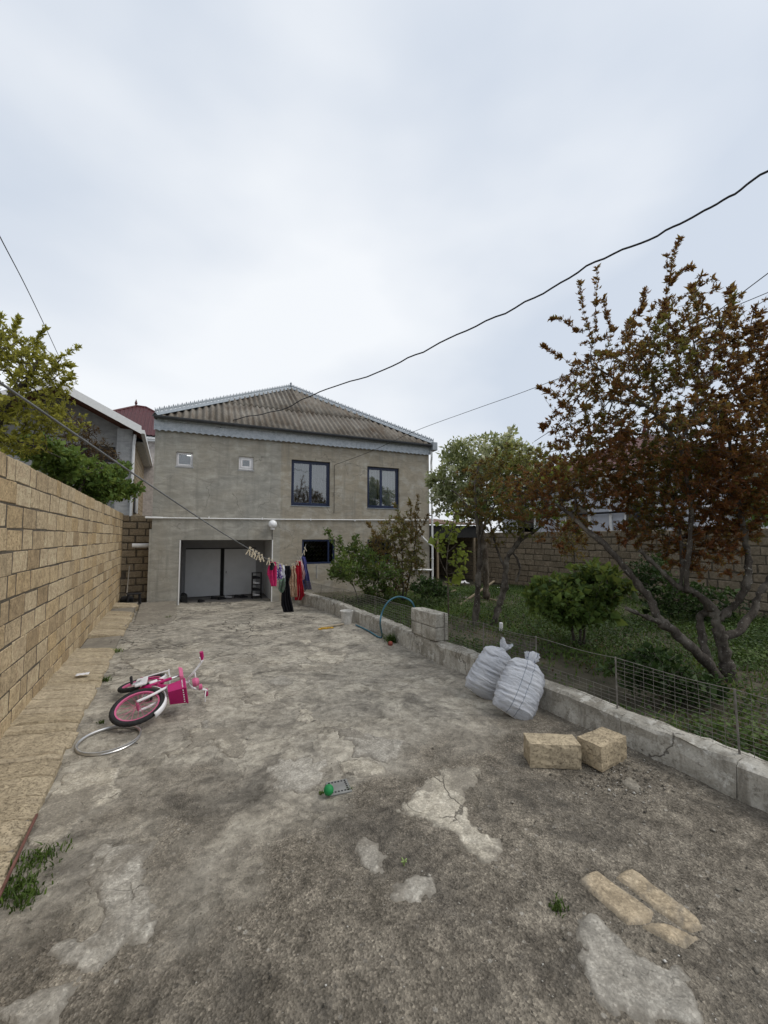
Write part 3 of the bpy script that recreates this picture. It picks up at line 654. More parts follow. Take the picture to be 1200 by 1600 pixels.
def slope(ea, eb, ap, rows, name='roof_sheet', cols=8):
    """triangular/trapezoid slope: eave from ea to eb, apex line point(s) ap; corrugated sheets in rows"""
    ea, eb = Vector(ea), Vector(eb); e = (eb-ea); L = e.length; e.normalize()
    a0, a1 = Vector(ap[0]), Vector(ap[1]); m = (a0-ea); s_dir = (m-e*m.dot(e)); S = s_dir.length; s_dir.normalize(); nrm = e.cross(s_dir).normalized()
    if nrm.z < 0: nrm = -nrm
    t0, t1 = (a0-ea).dot(e), (a1-ea).dot(e)
    def smax(t): return S*min(1, t/max(t0, 1e-6), (L-t)/max(L-t1, 1e-6))
    sw = WAVE*cols; k = 0
    for ri, (sa, sb_) in enumerate(rows):
        t = 0.0
        while t < L-.02:
            tb = min(t+sw+.03, L); n = max(2, int((tb-t)/.0204)); V = []; cr = []
            for i in range(n+1):
                tt = t+(tb-t)*i/n; hi = min(sb_, smax(tt)); lo = sa
                if hi < lo+.005: hi = lo+.001 if smax(tt) > lo else max(smax(tt), 0.0)
                lo_ = min(lo, hi); w = .5+.5*math.cos(2*math.pi*tt/WAVE); h = AMP*(2*w-1)+.030*ri+.004*(k % 2)
                for s_, hh in ((lo_, h), (hi, h+.012), (lo_, h-.008), (hi, h+.004)):
                    V.append(ea+e*tt+s_dir*s_+nrm*hh); cr.append(w)
            Fc = []
            for i in range(n):
                a, b = 4*i, 4*(i+1); Fc += [(a, b, b+1, a+1), (a+2, a+3, b+3, b+2), (a, a+2, b+2, b), (a+1, b+1, b+3, a+3)]
            Fc += [(0, 1, 3, 2), (4*n, 4*n+2, 4*n+3, 4*n+1)]
            if any((V[4*i+1]-V[4*i]).length > .05 for i in range(n+1)):
                me = bpy.data.meshes.new(name); me.from_pydata([tuple(v) for v in V], [], Fc); attr(me, 'crest', cr)
                me.polygons.foreach_set('use_smooth', [True]*len(me.polygons)); link(name, me, M['asb'], roof)
            t += sw; k += 1
    return S
BD = 9.4+EO
A0 = (AU, AD, AZ); A1 = (AU, BD-AD-.2, AZ)
slope((E0, -EO, EZ+.04), (E1, -EO, EZ+.04), (A0, A0), [(-.05, 2.05), (1.95, 9)])
slope((E0, BD, EZ+.04), (E0, -EO, EZ+.04), (A1, A0), [(-.05, 2.05), (1.95, 9)])
slope((E1, -EO, EZ+.04), (E1, BD, EZ+.04), (A0, A1), [(-.05, 2.05), (1.95, 9)])
slope((E1, BD, EZ+.04), (E0, BD, EZ+.04), (A1, A1), [(-.05, 2.05), (1.95, 9)])
def hipcap(p, q, teeth=True):
    p, q = Vector(p), Vector(q); t = (q-p).normalized(); side = t.cross(Vector((0, 0, 1))).normalized(); up = Vector((0, 0, 1)); L = (q-p).length
    b = MB(); prof = [(-.12, -.055), (-.02, .03), (.02, .03), (.12, -.055)]; V = []
    for base in (p, q):
        for s, h in prof: V.append(base+side*s+up*(h+.055))
        for s, h in prof: V.append(base+side*s+up*(h+.047))
    b.add(V, [(0, 1, 9, 8), (1, 2, 10, 9), (2, 3, 11, 10), (4, 12, 13, 5), (5, 13, 14, 6), (6, 14, 15, 7), (0, 8, 12, 4), (3, 7, 15, 11), (0, 4, 5, 1), (1, 5, 6, 2), (2, 6, 7, 3)])
    cap = b.build('hip_cap', M['zinc'], roof)
    c = MB(); n = int(L/.16)
    for i in range(n):          # curled crest ornaments
        o = p+t*(L*(i+.5)/n)+up*.08; w = L/n*.46
        c.add([o-t*w, o-t*w*.15+up*.02, o-t*w*1.05+up*.15, o-t*w*.4+up*.06, o+up*.13, o+t*w*.4+up*.06, o+t*w*1.05+up*.15, o+t*w*.15+up*.02, o+t*w],
              [(0, 1, 3, 2), (1, 7, 5, 4, 3), (8, 6, 5, 7)])
    cr = c.mesh('crest'); o = link('crest', cr, M['zinc'], cap); sm = o.modifiers.new('thick', 'SOLIDIFY'); sm.thickness = .006
hipcap((E0-.02, -EO-.02, EZ+.04), A0); hipcap((E1+.02, -EO-.02, EZ+.04), A0); hipcap(A0, A1)
hipcap((E0, BD, EZ+.04), A1); hipcap((E1, BD, EZ+.04), A1)
MB().lathe([(.0, 0), (.05, .02), (.03, .08), (.05, .12), (.0, .2)], 10, (AU, AD, AZ+.1)).build('finial', M['zinc'], roof)
# eaves: soffit board, fascia with scalloped edge, gutter
MB().box((E0+.04, -EO+.03, EZ-.03), (E1-.04, .0, EZ+.0)).build('soffit', M['zinc'], roof)
MB().box((E1-.34, .01, EZ-.03), (E1-.04, BD-.04, EZ+.0)).build('soffit', M['zinc'], roof)
def fascia(x0, x1, y, z0, z1, name='fascia', axis='x'):
    b = MB(); n = int((x1-x0)/.02); V = []
    for i in range(n+1):
        x = x0+(x1-x0)*i/n; zl = z0+.04*abs(math.sin(math.pi*x/.16))+.006*math.sin(x*2.1)
        for yy in (y, y+.006):
            for z in (zl, z1): V.append((x, yy, z) if axis == 'x' else (y if yy == y else y-.006, x, z))
    for i in range(n):
        a, c = 4*i, 4*(i+1); b.add([], []); b.f += [(a, c, c+1, a+1), (a+2, a+3, c+3, c+2), (a, a+2, c+2, c), (a+1, c+1, c+3, a+3)]
    b.v = [tuple(v) for v in V]; b.f += [(0, 1, 3, 2), (4*n, 4*n+2, 4*n+3, 4*n+1)]
    t = b.mesh(name); return link(name, t, M['fascia'], roof)
def mat_fascia():
    t = NT('flaking_grey_fascia'); n1 = t.noise(9, 6, .7); n2 = t.noise(45, 5, .7)
    col = t.ramp(n1, (.3, (.33, .37, .41)), (.5, (.46, .50, .54)), (.75, (.58, .61, .64))); col = t.mix(.45, col, t.ramp(n2, (.3, .25), (.7, .75)), 'OVERLAY')
    t.bsdf(col, .75, t.bump(n2, .3, .006), .1); return t.m
M['fascia'] = mat_fascia()
fascia(.02, HWID+.02, -.09, 4.74, 5.06)
fascia(-.05, 9.0, HWID+.06, 4.80, 5.06, axis='y')
fascia(E0+.05, E1-.03, -EO+.02, 5.0, 5.075, 'drip_edge')
def gutter(p, q, r=.075):
    p, q = Vector(p), Vector(q); t = (q-p).normalized(); s = t.cross(Vector((0, 0, 1))).normalized(); V = []; n = 10
    for base in (p, q):
        for rr in (r, r-.008):
            for i in range(n+1):
                a = math.pi*i/n; V.append(base+s*math.cos(a)*rr-Vector((0, 0, 1))*math.sin(a)*rr)
    m = 2*(n+1); Fc = []
    for i in range(n): Fc += [(i, i+1, m+i+1, m+i), (n+1+i, m+n+1+i, m+n+2+i, n+2+i)]
    Fc += [(0, m, m+n+1, n+1), (n, 2*n+1, m+2*n+1, m+n)]
    Fc += [tuple(range(0, n+1)), tuple(range(m, m+n+1))]
    MB().add(V, Fc).build('gutter', M['gutter'], roof)
gutter((E0-.03, -EO-.075, EZ+.03), (E1+.0, -EO-.075, EZ+.0))
bx = MB().box((E1-.10, -EO-.16, EZ-.20), (E1+.10, -EO+.2, EZ+.10)); link('gutter_box', beveled(bx.mesh('gutter_box'), .02, 2), M['zinc'], roof)
# downpipe, service pipes
dp = MB().tube(bez([(HWID+.02, -EO+.05, EZ-.1), (HWID+.03, -.16, EZ-.4), (HWID+.06, -.07, EZ-.62), (HWID+.075, -.06, 4.2), (HWID+.085, -.06, 2), (HWID+.085, -.06, -.1)], 6), .038, 10).build('downpipe', M['white'], house, smooth=True)
for z in (3.7, 2.4, 1.0): MB().lathe([(.05, -.02), (.05, .02)], 12, (HWID+.083, -.06, z)).build('pipe_clip', M['white'], dp)
MB().tube(bez([(8.42, .0, 2.02), (8.42, -.07, 2.0), (8.46, -.08, 1.85), (8.78, -.08, 1.55), (8.93, -.07, 1.46)], 6), .035, 8).build('waste_pipe', M['white'], house, smooth=True)
MB().tube(bez([(8.15, -.06, .62), (8.6, -.06, .60), (8.93, -.06, .585)], 4), .035, 8).build('waste_pipe', M['white'], house, smooth=True)
wp = MB().tube([(-.05, -.03, 2.305), (.3, -.03, 2.30), (3.6, -.03, 2.318), (6.0, -.03, 2.34), (HWID-.05, -.03, 2.385)], .017, 8).build('water_pipe', M['white'], house, smooth=True)
MB().tube([(-.12, -.03, 2.305), (.1, -.03, 2.303), (.32, -.03, 2.30)], .028, 8).build('pipe_joint', M['white'], wp)
for u in (1.5, 3.0, 4.5, 6.0, 7.5): MB().box((u-.015, -.05, 2.295), (u+.015, .0, 2.36)).build('pipe_bracket', M['white'], wp)
MB().tube([(5.28, -.02, 4.15), (5.282, -.02, 3.4), (5.275, -.02, 2.55)], .007, 5).build('wall_cable', M['cable'], house)
MB().tube([(4.72, -.01, .86), (4.72, -.01, .45)], .012, 5).build('conduit', M['plaster_grey'], house)
# white pipe stub across the passage
MB().tube([HW(-.03, .35, 1.53), HW(-.45, .3, 1.53)], .06, 14).build('drain_pipe', M['white'], smooth=False, label='thick white plastic pipe stub sticking out of the house beside the passage', cat='pipe')
# globe lamp over the garage corner
lamp = empty('wall_lamp', tuple(HW(3.30, -.12, 2.16)), HA, label='white round globe lamp above the right corner of the garage opening', cat='lamp')
MB().lathe([(.0, -.13)]+[(.13*math.cos(a), .13*math.sin(a)) for a in np.linspace(-1.45, 1.45, 14)]+[(.0, .13)], 24).build('globe', M['globe'], lamp, smooth=True)
MB().lathe([(.06, -.165), (.065, -.12), (.05, -.11)], 16).build('fitting', M['white'], lamp)
MB().bar((0, .0, -.15), (0, .13, -.15), .03, .03).build('bracket', M['white'], lamp)
MB().tube([(.0, .105, -.15), (.005, .105, -.3), (.01, .105, -.47)], .009, 5).build('lamp_cable', M['cable'], lamp)

# ================================================================== LOW GARDEN WALL WITH PIER, MESH FENCE
def mat_whitewash():
    t = NT('old_whitewashed_cement')
    n1 = t.noise(2.2, 6, .68, dist=.7); n2 = t.noise(9., 6, .7); st = t.noise(5., 5, .65, t.mapv(t.obj(), (1, 2.2, .35))); f = t.noise(60., 5, .7)
    col = t.mix(t.ramp(n1, (.38, 0.), (.58, 1.)), (.26, .24, .20), (.47, .445, .39)); col = t.mix(t.ramp(st, (.5, 0.), (.66, .7)), col, (.19, .17, .138))
    col = t.mix(t.ramp(n2, (.54, 0.), (.62, .8)), col, (.56, .54, .485)); col = t.mix(t.ramp(t.noise(22., 7, .75), (.36, .7), (.44, 0.)), col, (.16, .145, .12)); col = t.mix(.45, col, t.ramp(f, (.3, .27), (.7, .73)), 'OVERLAY')
    wob = t.n('ShaderNodeVectorMath', dict(operation='ADD'), i0=t.obj(), i1=t.n('ShaderNodeVectorMath', dict(operation='SCALE'), i0=t.n('ShaderNodeTexNoise', Vector=t.obj(), Scale=5., Detail=5).outputs['Color'], Scale=.35).outputs[0]).outputs[0]
    e1 = t.voro(1.6, 'DISTANCE_TO_EDGE', t.mapv(wob, (1, 1, .35))).outputs['Distance']; cr = t.math('MULTIPLY', t.ramp(e1, (.002, 1.), (.009, 0.)), t.ramp(t.noise(1.4, 3), (.5, 0.), (.56, 1.)))
    col = t.mix(t.math('MULTIPLY', cr, .75), col, (.06, .053, .045))
    h = t.math('SUBTRACT', t.math('ADD', t.math('MULTIPLY', n2, .8), t.math('MULTIPLY', f, .4)), cr)
    t.bsdf(col, .93, t.bump(h, .7, .012), spec=.15); return t.m
M['whitewash'] = mat_whitewash()
KX = 3.42
kerb = empty('low_garden_wall', (KX, 6, 0), label='low cracked whitewashed cement wall edging the garden', cat='wall')
def kerbseg(y0, y1, ztop, w=.2, seed=0, name='wall_section', x0=None, amp=.024):
    xa = KX if x0 is None else x0; r = np.random.default_rng(seed); ys = np.linspace(y0, y1, max(3, int((y1-y0)/.05)))
    zt = ztop(ys) if callable(ztop) else np.full(len(ys), ztop)
    prof = [(-.012, -.5), (-.008, .0), (.0, .55), (.004, .9), (.022, 1.0), (w*.5, 1.015), (w-.02, 1.0), (w, .9), (w, -.5)]; V = []
    for i, y in enumerate(ys):
        for k, (px, f) in enumerate(prof):
            nx = amp*float(fbm(np.array(y*4.+seed), np.array(k*1.7), 3)); nz = amp*1.3*float(fbm(np.array(y*5.+seed+9), np.array(k*.6+3), 3))
            zz = zt[i]*f if f > 0 else f*.7
            V.append((xa+px+nx, y, zz+(nz if f > .5 else 0)))
    m = len(prof); Fc = [(i*m+k, (i+1)*m+k, (i+1)*m+k+1, i*m+k+1) for i in range(len(ys)-1) for k in range(m-1)]
    Fc += [tuple(range(m)), tuple((len(ys)-1)*m+k for k in range(m-1, -1, -1))]
    o = MB().add(V, Fc).build(name, M['whitewash'], kerb, smooth=False); o.matrix_local = kerb.matrix_basis.inverted(); return o
cuts = [-1.6, 1.44, 2.24, 4.9, 5.66, 9.0, 12.35]
for i in range(6): kerbseg(cuts[i]+.002, cuts[i+1]-.002, (lambda y: .25+.0*y) if i < 4 else (lambda y: .25-.10*sstep(9, 12.4, y)), seed=i)
def pierblock(y0, y1, z0, z1, x0=KX-.01, w=.22, seed=0):
    me = MB().box((x0, y0, z0), (x0+w, y1, z1)).mesh('pier_block'); r = random.Random(seed)
    for v in me.vertices: v.co += Vector((r.uniform(-.008, .008), r.uniform(-.008, .008), r.uniform(-.006, .006)))
    o = link('pier_block', beveled(me, .014, 2), M['whitewash'], kerb); o.matrix_local = kerb.matrix_basis.inverted()
pierblock(4.95, 5.30, .262, .45, seed=1); pierblock(5.31, 5.62, .262, .445, seed=2); pierblock(4.94, 5.28, .458, .645, seed=3); pierblock(5.29, 5.63, .453, .64, seed=4)
pierblock(11.95, 12.33, .17, .37, seed=5); pierblock(11.97, 12.33, .378, .56, seed=6)
fence = empty('wire_fence', (KX+.12, 3, .25), label='rusty welded wire mesh fence standing on the low garden wall', cat='fence')
FX = KX+.13
def fpart(b, name, **kw):
    o = b.build(name, M['rust'], fence, **kw); o.matrix_local = fence.matrix_basis.inverted(); return o
posts = [(-.6, .70), (.5, .69), (1.47, .69), (2.35, .69), (3.25, .68), (4.10, .67), (4.92, .66), (5.68, .62), (7.2, .62), (8.8, .58), (10.4, .52), (11.9, .5)]
for y, z in posts: fpart(MB().tube([(FX, y, .2), (FX+random.uniform(-.01, .01), y+random.uniform(-.012, .012), z)], .0075, 6), 'post')
def wz(y): return float(np.interp(y, [p[0] for p in posts], [p[1] for p in posts]))
for i in range(len(posts)-1):
    y0, y1 = posts[i][0], posts[i+1][0]; b = MB(); far = y0 > 5.6; gap = (i == 3); rr = random.Random(i)
    nh = 13 if not far else 9; wr = .0018 if not far else .0024
    for k in range(nh):
        if gap and k not in (0, 1, 2, 3, 4, 12): continue
        pts = []
        for s in np.linspace(0, 1, 9):
            y = y0+(y1-y0)*s; pts.append((FX+.006*math.sin(y*5+k), y, .262+(wz(y)-.27)*k/(nh-1)+.004*math.sin(y*7+k*2)-(.012*math.sin(math.pi*s) if k == nh-1 else 0)))
        b.tube(pts, wr*(1.6 if k == nh-1 else 1), 4, cap=False)
    ny = int((y1-y0)/.075)
    for k in range(1, ny):
        y = y0+(y1-y0)*k/ny; zt = wz(y)-.01
        if gap: zt = .40
        b.tube([(FX+.004, y, .258), (FX+.006*math.sin(y*5), y+rr.uniform(-.004, .004), (.258+zt)/2), (FX, y, zt)], wr, 4, cap=False)
    fpart(b, 'mesh_panel')

# ================================================================== NEIGHBOURING BUILDINGS
# left: gabled house beyond the boundary wall
NY = 19.6; pn = (0, NY, 0); ny_ = (0, 1, 0)
Pap = PL(84, 596, pn, ny_); Pev = PL(221, 671, pn, ny_); Pc = PL(205, 690, pn, ny_)
nh = empty('gabled_house', (Pc[0]-4, NY+.6, 0), label='grey gabled house with white roof edge behind the left wall', cat='house')
def npart(b, name, mat, par=None, **kw):
    o = b.build(name, mat, par or nh, **kw)
    if par is None: o.matrix_local = nh.matrix_basis.inverted()
    return o
cx = Pc[0]; ax = Pap[0]; az = Pap[2]; ex, ez = Pev[0], Pev[2]; sl_ = (az-ez)/(ex-ax); wl = 2*ax-cx; Y0 = NY+.55; Y1 = NY+14
zc = az-sl_*(cx-ax)
# recessed gable wall, corner pier, side wall
npart(MB().prism([(wl, 0), (cx-.55, 0), (cx-.55, zc+sl_*.55-.12), (ax, az-.12), (wl, zc-.12)], Y0+.9, Y0+1.1), 'gable_wall', M['plaster_grey'])
npart(MB().box((cx-.55, Y0, 0), (cx, Y0+1.1, zc-.1)), 'corner_pier', M['plaster_grey'])
npart(MB().box((wl, Y0, 0), (wl+.5, Y0+1.1, zc-.1)), 'corner_pier', M['plaster_grey'])
npart(MB().box((cx-.28, Y0+1.1, 0), (cx-.06, Y1, zc-.15)), 'side_wall', M['mortar'])
npart(MB().box((wl+.06, Y0+1.1, 0), (wl+.28, Y1, zc-.15)), 'side_wall', M['mortar'])
for k in range(2):   # soffit boards under the verge
    xa, xb = (ax, ex) if k == 0 else (2*ax-ex, ax)
    za, zb = (az, ez) if k == 0 else (ez, az)
    npart(MB().add([(xa, NY+.06, za-.10), (xb, NY+.06, zb-.10), (xb, Y0+1.0, zb-.10), (xa, Y0+1.0, za-.10), (xa, NY+.06, za-.14), (xb, NY+.06, zb-.14), (xb, Y0+1.0, zb-.14), (xa, Y0+1.0, za-.14)],
          [(0, 1, 2, 3), (4, 7, 6, 5), (0, 4, 5, 1), (2, 6, 7, 3), (1, 5, 6, 2), (0, 3, 7, 4)]), 'verge_soffit', M['ochre'])
    npart(MB().add([(xa, NY-.02, za+.05), (xb, NY-.02, zb+.05), (xb, Y1, zb+.05), (xa, Y1, za+.05), (xa, NY-.02, za-.09), (xb, NY-.02, zb-.09), (xb, Y1, zb-.09), (xa, Y1, za-.09)],
          [(0, 1, 2, 3), (4, 7, 6, 5), (0, 4, 5, 1), (2, 6, 7, 3), (1, 5, 6, 2), (0, 3, 7, 4)]), 'roof_slope', M['zinc'])
    npart(MB().add([(xa, NY-.06, za+.13), (xb, NY-.06, zb+.13), (xb, NY-.025, zb+.13), (xa, NY-.025, za+.13), (xa, NY-.06, za-.20), (xb, NY-.06, zb-.20), (xb, NY-.025, zb-.20), (xa, NY-.025, za-.20)],
          [(0, 1, 2, 3), (4, 7, 6, 5), (0, 4, 5, 1), (2, 6, 7, 3), (1, 5, 6, 2), (0, 3, 7, 4)]), 'verge_board', M['white'])
npart(MB().box((ex-.02, NY-.02, ez-.17), (ex+.12, Y1, ez-.02)), 'eave_gutter', M['white'])
npart(MB().box((cx-.05, Y0+1.15, ez-.22), (ex-.03, Y1, ez-.18)), 'eave_soffit', plain('white_soffit', (.5, .5, .48), .7, bump=0))
npart(MB().tube([(cx+.1, Y0-.1, ez-.15), (cx+.06, Y0-.06, ez-.6), (cx+.05, Y0-.06, 2.0)], .055, 8), 'downpipe', M['white'])
# limestone courses of the side wall that faces the yard
_p = empty('facing_blocks', (0, 0, 0)); _p.parent = nh; _p.matrix_local = nh.matrix_basis.inverted(); bpy.context.view_layer.update()
Fb = block_meshes('nb', .39, .24, .12, 5)
for c in range(int((zc-2.2)/.26)):
    for k in range(18):
        o = link('block', random.choice(Fb), M['stone_dim'], _p); o.location = (cx-.05, Y0+1.32+k*.41+(.2 if c % 2 else 0), 2.1+c*.26); o.rotation_euler = (0, 0, math.pi/2)
b = MB().box((cx-.04, Y0+1.6, 2.9), (cx+.05, Y0+3.0, 4.1)); wn_ = npart(b, 'window', M['black'])
for k in range(6):
    o = MB().tube([(cx+.1, Y0+1.65+k*.25, 2.9), (cx+.1, Y0+1.65+k*.25, 4.1)], .012, 5).build('bar', M['white'], wn_)
gwn = npart(MB().box((cx-1.9, Y0+.86, zc-2.2), (cx-.7, Y0+.895, zc-.75)), 'window', M['black'])
MB().box((cx-1.9, Y0+.84, zc-1.5), (cx-.7, Y0+.858, zc-1.44)).build('mullion', M['plaster_grey'], gwn)

def metal_hip(name, label, cxy, w, d, z0, z1, mat, wallm, rot=0, wz0=0):
    h = empty(name, (*cxy, 0), rot, label=label, cat='house')
    MB().box((-w/2+.4, -d/2+.4, wz0), (w/2-.4, d/2-.4, z0-.32)).build('wall', wallm, h)
    cn = MB().box((-w/2+.1, -d/2+.1, z0-.32), (w/2-.1, d/2-.1, z0-.06)).build('cornice', M['white'], h)
    MB().box((-w/2+.02, -d/2+.02, z0-.2), (w/2-.02, d/2-.02, z0-.14)).build('moulding', M['white'], cn)
    r = (w-d)/2 if w > d else 0; q = (d-w)/2 if d > w else 0; hx = max(r, .01); hy = max(q, .01)
    def ribbed(a, b, c, e):   # eave a-b, top e-c with standing ribs
        a, b, c, e = map(Vector, (a, b, c, e)); n = max(4, int((b-a).length/.2)); V = []; nr = (b-a).cross(e-a).normalized(); L = (b-a).length; u = (b-a)/L
        t0 = (e-a).dot(u); t1 = (c-a).dot(u); sd_ = (e-a)-u*t0
        for i in range(n*4+1):
            tt = L*i/(n*4); f = min(1, tt/max(t0, 1e-6), (L-tt)/max(L-t1, 1e-6)); hgt = .035 if i % 4 == 0 else 0
            p = a+u*tt; V += [p+nr*hgt, p+sd_*f+nr*hgt]
        MB().add(V, [(2*i, 2*i+2, 2*i+3, 2*i+1) for i in range(n*4)]).build('roof_slope', mat, h)
    x, y = w/2, d/2
    T = [(-hx, -hy, z1), (hx, -hy, z1), (hx, hy, z1), (-hx, hy, z1)]
    ribbed((-x, -y, z0), (x, -y, z0), T[1], T[0]); ribbed((x, -y, z0), (x, y, z0), T[2], T[1]); ribbed((x, y, z0), (-x, y, z0), T[3], T[2]); ribbed((-x, y, z0), (-x, -y, z0), T[0], T[3])
    MB().tube([T[0], T[2]], .09, 6).build('ridge_cap', mat, h)
    for c_, t_ in (((-x, -y, z0), T[0]), ((x, -y, z0), T[1])): MB().tube([c_, t_], .08, 6).build('hip_cap', mat, h)
    MB().lathe([(.1, 0), (.05, .1), (.09, .2), (.0, .5)], 8, (T[0][0], T[0][1], z1)).build('finial', mat, h)
    return h
pa = DP(219, 629, 27.0); pe = DP(242, 682, 25)
metal_hip('red_roofed_house', 'far house with dark red ribbed metal hip roof behind the gabled house', (pa[0], pa[1]+1), 8.2, 7.6, pe[2], pa[2], M['redroof'], plain('pinkish_wall', (.42, .38, .35), .9), 0)
pa = DP(925, 688, 15.5); pe = DP(880, 735, 15.5)
nr_ = metal_hip('house_behind_garden', 'pale house with dark red roof behind the garden wall on the right', (pa[0]+4.2, pa[1]), 10.5, 9.0, pe[2]-.25, pa[2]+.6, M['redroof'], plain('pale_grey_wall', (.47, .49, .54), .9, var=.08), math.radians(-3))
bpy.context.view_layer.update()
for yy in (-3.0, -.6, 2.0):
    w = MB().box((-4.92, yy, 1.9), (-4.845, yy+1.1, 3.0)).build('window', M['white'], nr_)
    MB().box((-4.93, yy+.08, 1.98), (-4.925, yy+1.02, 2.92)).build('pane', glass('far_glass', (.3, .32, .34), .1), w)
MB().tube([(-5.0, -3.6, 2.6), (-5.0, 3.6, 2.6)], .04, 6).build('gas_pipe', M['black'], nr_)
MB().tube([(-4.9, -1.4, .2), (-4.9, -1.4, 4.0)], .05, 8).build('downpipe', M['white'], nr_)

# dark open shed at the back right of the house
sh = empty('open_shed', (9.9, 14.2, 0), label='dark open shed with rusty brown roof in the corner behind the house', cat='shed')
def spart(b, n, m):
    o = b.build(n, m, sh); o.matrix_local = sh.matrix_basis.inverted(); return o
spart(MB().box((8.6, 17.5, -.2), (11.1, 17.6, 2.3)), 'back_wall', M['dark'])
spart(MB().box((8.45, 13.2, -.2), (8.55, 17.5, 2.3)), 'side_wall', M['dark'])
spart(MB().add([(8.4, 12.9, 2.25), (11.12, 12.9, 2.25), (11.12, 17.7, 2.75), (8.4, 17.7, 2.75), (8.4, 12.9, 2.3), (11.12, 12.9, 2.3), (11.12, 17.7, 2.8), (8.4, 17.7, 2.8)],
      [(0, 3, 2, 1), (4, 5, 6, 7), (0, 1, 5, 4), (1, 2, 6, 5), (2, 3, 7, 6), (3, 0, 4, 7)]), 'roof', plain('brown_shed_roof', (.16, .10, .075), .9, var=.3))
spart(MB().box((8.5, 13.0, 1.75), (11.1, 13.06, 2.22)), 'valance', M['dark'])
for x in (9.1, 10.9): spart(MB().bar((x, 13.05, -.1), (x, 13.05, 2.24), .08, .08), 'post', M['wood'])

# ================================================================== TREES
def tree(name, label, cat, limbs, blobs, barkm, leafm, leaf=(.05, .35), per=5, rtip=.0022, rleaf=.006, step=.09, group=None, seed=1, droop=0.0, upb=.25, expo=.5, sprouts=(), star=False, jitter=.02, dens=1.7, maxd=9):
    """limbs: polylines of (point, radius); blobs: (centre, (right, up, forward radii), count). Twigs join each crown point to the nearest wood."""
    r = np.random.default_rng(seed); P = []; par = []; R0 = []
    def addchain(pts, rad, start=None):
        last = start
        for k, p in enumerate(pts):
            P.append(np.array(p, float)); par.append(-1 if last is None else last); R0.append(rad[k]); last = len(P)-1
        return last
    big = MB()
    for li, lm in enumerate(limbs):
        pts = [np.array(q[0], float) for q in lm]; rad = [q[1] for q in lm]; cp = bez(pts, 7); cr = np.interp(np.linspace(0, len(rad)-1, len(cp)), range(len(rad)), rad)
        cp = [p+r.normal(0, .12, 3)*cr[i] for i, p in enumerate(cp)]
        start = None
        if li and P:
            D = np.array(P); start = int(np.argmin(((D-cp[0])**2).sum(1)))
        addchain(cp, cr, start)
        if start is not None: cp = [P[start]]+cp; cr = np.concatenate([[min(R0[start]*.9, cr[0]*1.1)], cr])
        nn = 9; rr_ = [c*(1+.15*float(r.normal())) if c > .016 else c for c in cr]
        big.tube([tuple(p) for p in cp], rr_, nn)
    nlimb = len(P)
    T = []
    for c, rad, cnt in blobs:
        cnt = int(cnt*dens)
        u = r.normal(size=(cnt, 3)); u /= np.linalg.norm(u, axis=1)[:, None]; q = u*(r.random((cnt, 1))**.42)
        T.append(np.array(c)+CR*(q[:, :1]*rad[0])+np.array([0, 0, 1.])*(q[:, 1:2]*rad[1])+np.array([CF[0], CF[1], 0])*(q[:, 2:]*rad[2]))
    T = np.concatenate(T) if T else np.zeros((0, 3)); A = np.zeros((nlimb+len(T)*14+400, 3)); A[:nlimb] = P; cnt = nlimb
    tipw = np.zeros(len(A)); 
    d0 = ((T[:, None]-A[None, :nlimb:3])**2).sum(2).min(1) if len(T) else []
    parL = list(par); isl = [True]*nlimb
    for ti in np.argsort(d0):
        p = T[ti]; dd = np.linalg.norm(A[:cnt]-p, axis=1); j = int(dd.argmin()); L = dd[j]
        if L < step*.5 or L > maxd: continue
        n = min(13, max(1, int(L/step))); a = A[j]; 
        side = r.normal(0, .12*L, 3); last = j
        for k in range(1, n+1):
            s = k/n; q = a+(p-a)*s+side*math.sin(math.pi*s)*.8+np.array([0, 0, (1-s)*s*L*(.35-droop)])
            q = q+r.normal(0, .007, 3); A[cnt] = q; parL.append(last); last = cnt; cnt += 1
    for pts in sprouts:
        cp = bez(pts, 8); D = np.linalg.norm(A[:cnt]-cp[0], axis=1); last = int(D.argmin())
        for q in cp: A[cnt] = q; parL.append(last); last = cnt; cnt += 1
    par = np.array(parL); N = cnt; A = A[:N]; w = np.zeros(N); haschild = np.zeros(N, bool); haschild[par[par >= 0]] = True; w[~haschild] = 1
    for i in range(N-1, -1, -1):
        if par[i] >= 0 and par[i] < i: w[par[i]] += w[i]
    rad = rtip*np.maximum(w, 1)**expo; rad[:nlimb] = np.maximum(R0, np.minimum(rad[:nlimb], np.array(R0)*1.0+.001))
    idx = np.arange(nlimb, N); idx = idx[par[idx] >= 0]
    a, b = A[par[idx]], A[idx]; ra = np.minimum(rad[par[idx]], rad[idx]*1.5); rb = rad[idx]; t = b-a; t /= np.linalg.norm(t, axis=1)[:, None]+1e-9
    ref = np.where(np.abs(t[:, 2:3]) > .9, np.array([[1., 0, 0]]), np.array([[0, 0, 1.]])); e1 = np.cross(t, ref); e1 /= np.linalg.norm(e1, axis=1)[:, None]+1e-9; e2 = np.cross(t, e1)
    n = 4; V = np.zeros((len(idx), 2*n, 3))
    for k in range(n):
        an = 2*math.pi*k/n; dv = e1*math.cos(an)+e2*math.sin(an); V[:, k] = a+dv*ra[:, None]; V[:, n+k] = b+dv*rb[:, None]
    base = (np.arange(len(idx))*2*n)[:, None]; Fq = np.concatenate([np.stack([base[:, 0]+k, base[:, 0]+(k+1) % n, base[:, 0]+n+(k+1) % n, base[:, 0]+n+k], 1) for k in range(n)])
    root = empty(name, tuple(P[0]), label=label, cat=cat, group=group); inv = Matrix.Translation(-Vector(P[0]))
    wood = bpy.data.meshes.new('trunk'); o_ = len(big.v)
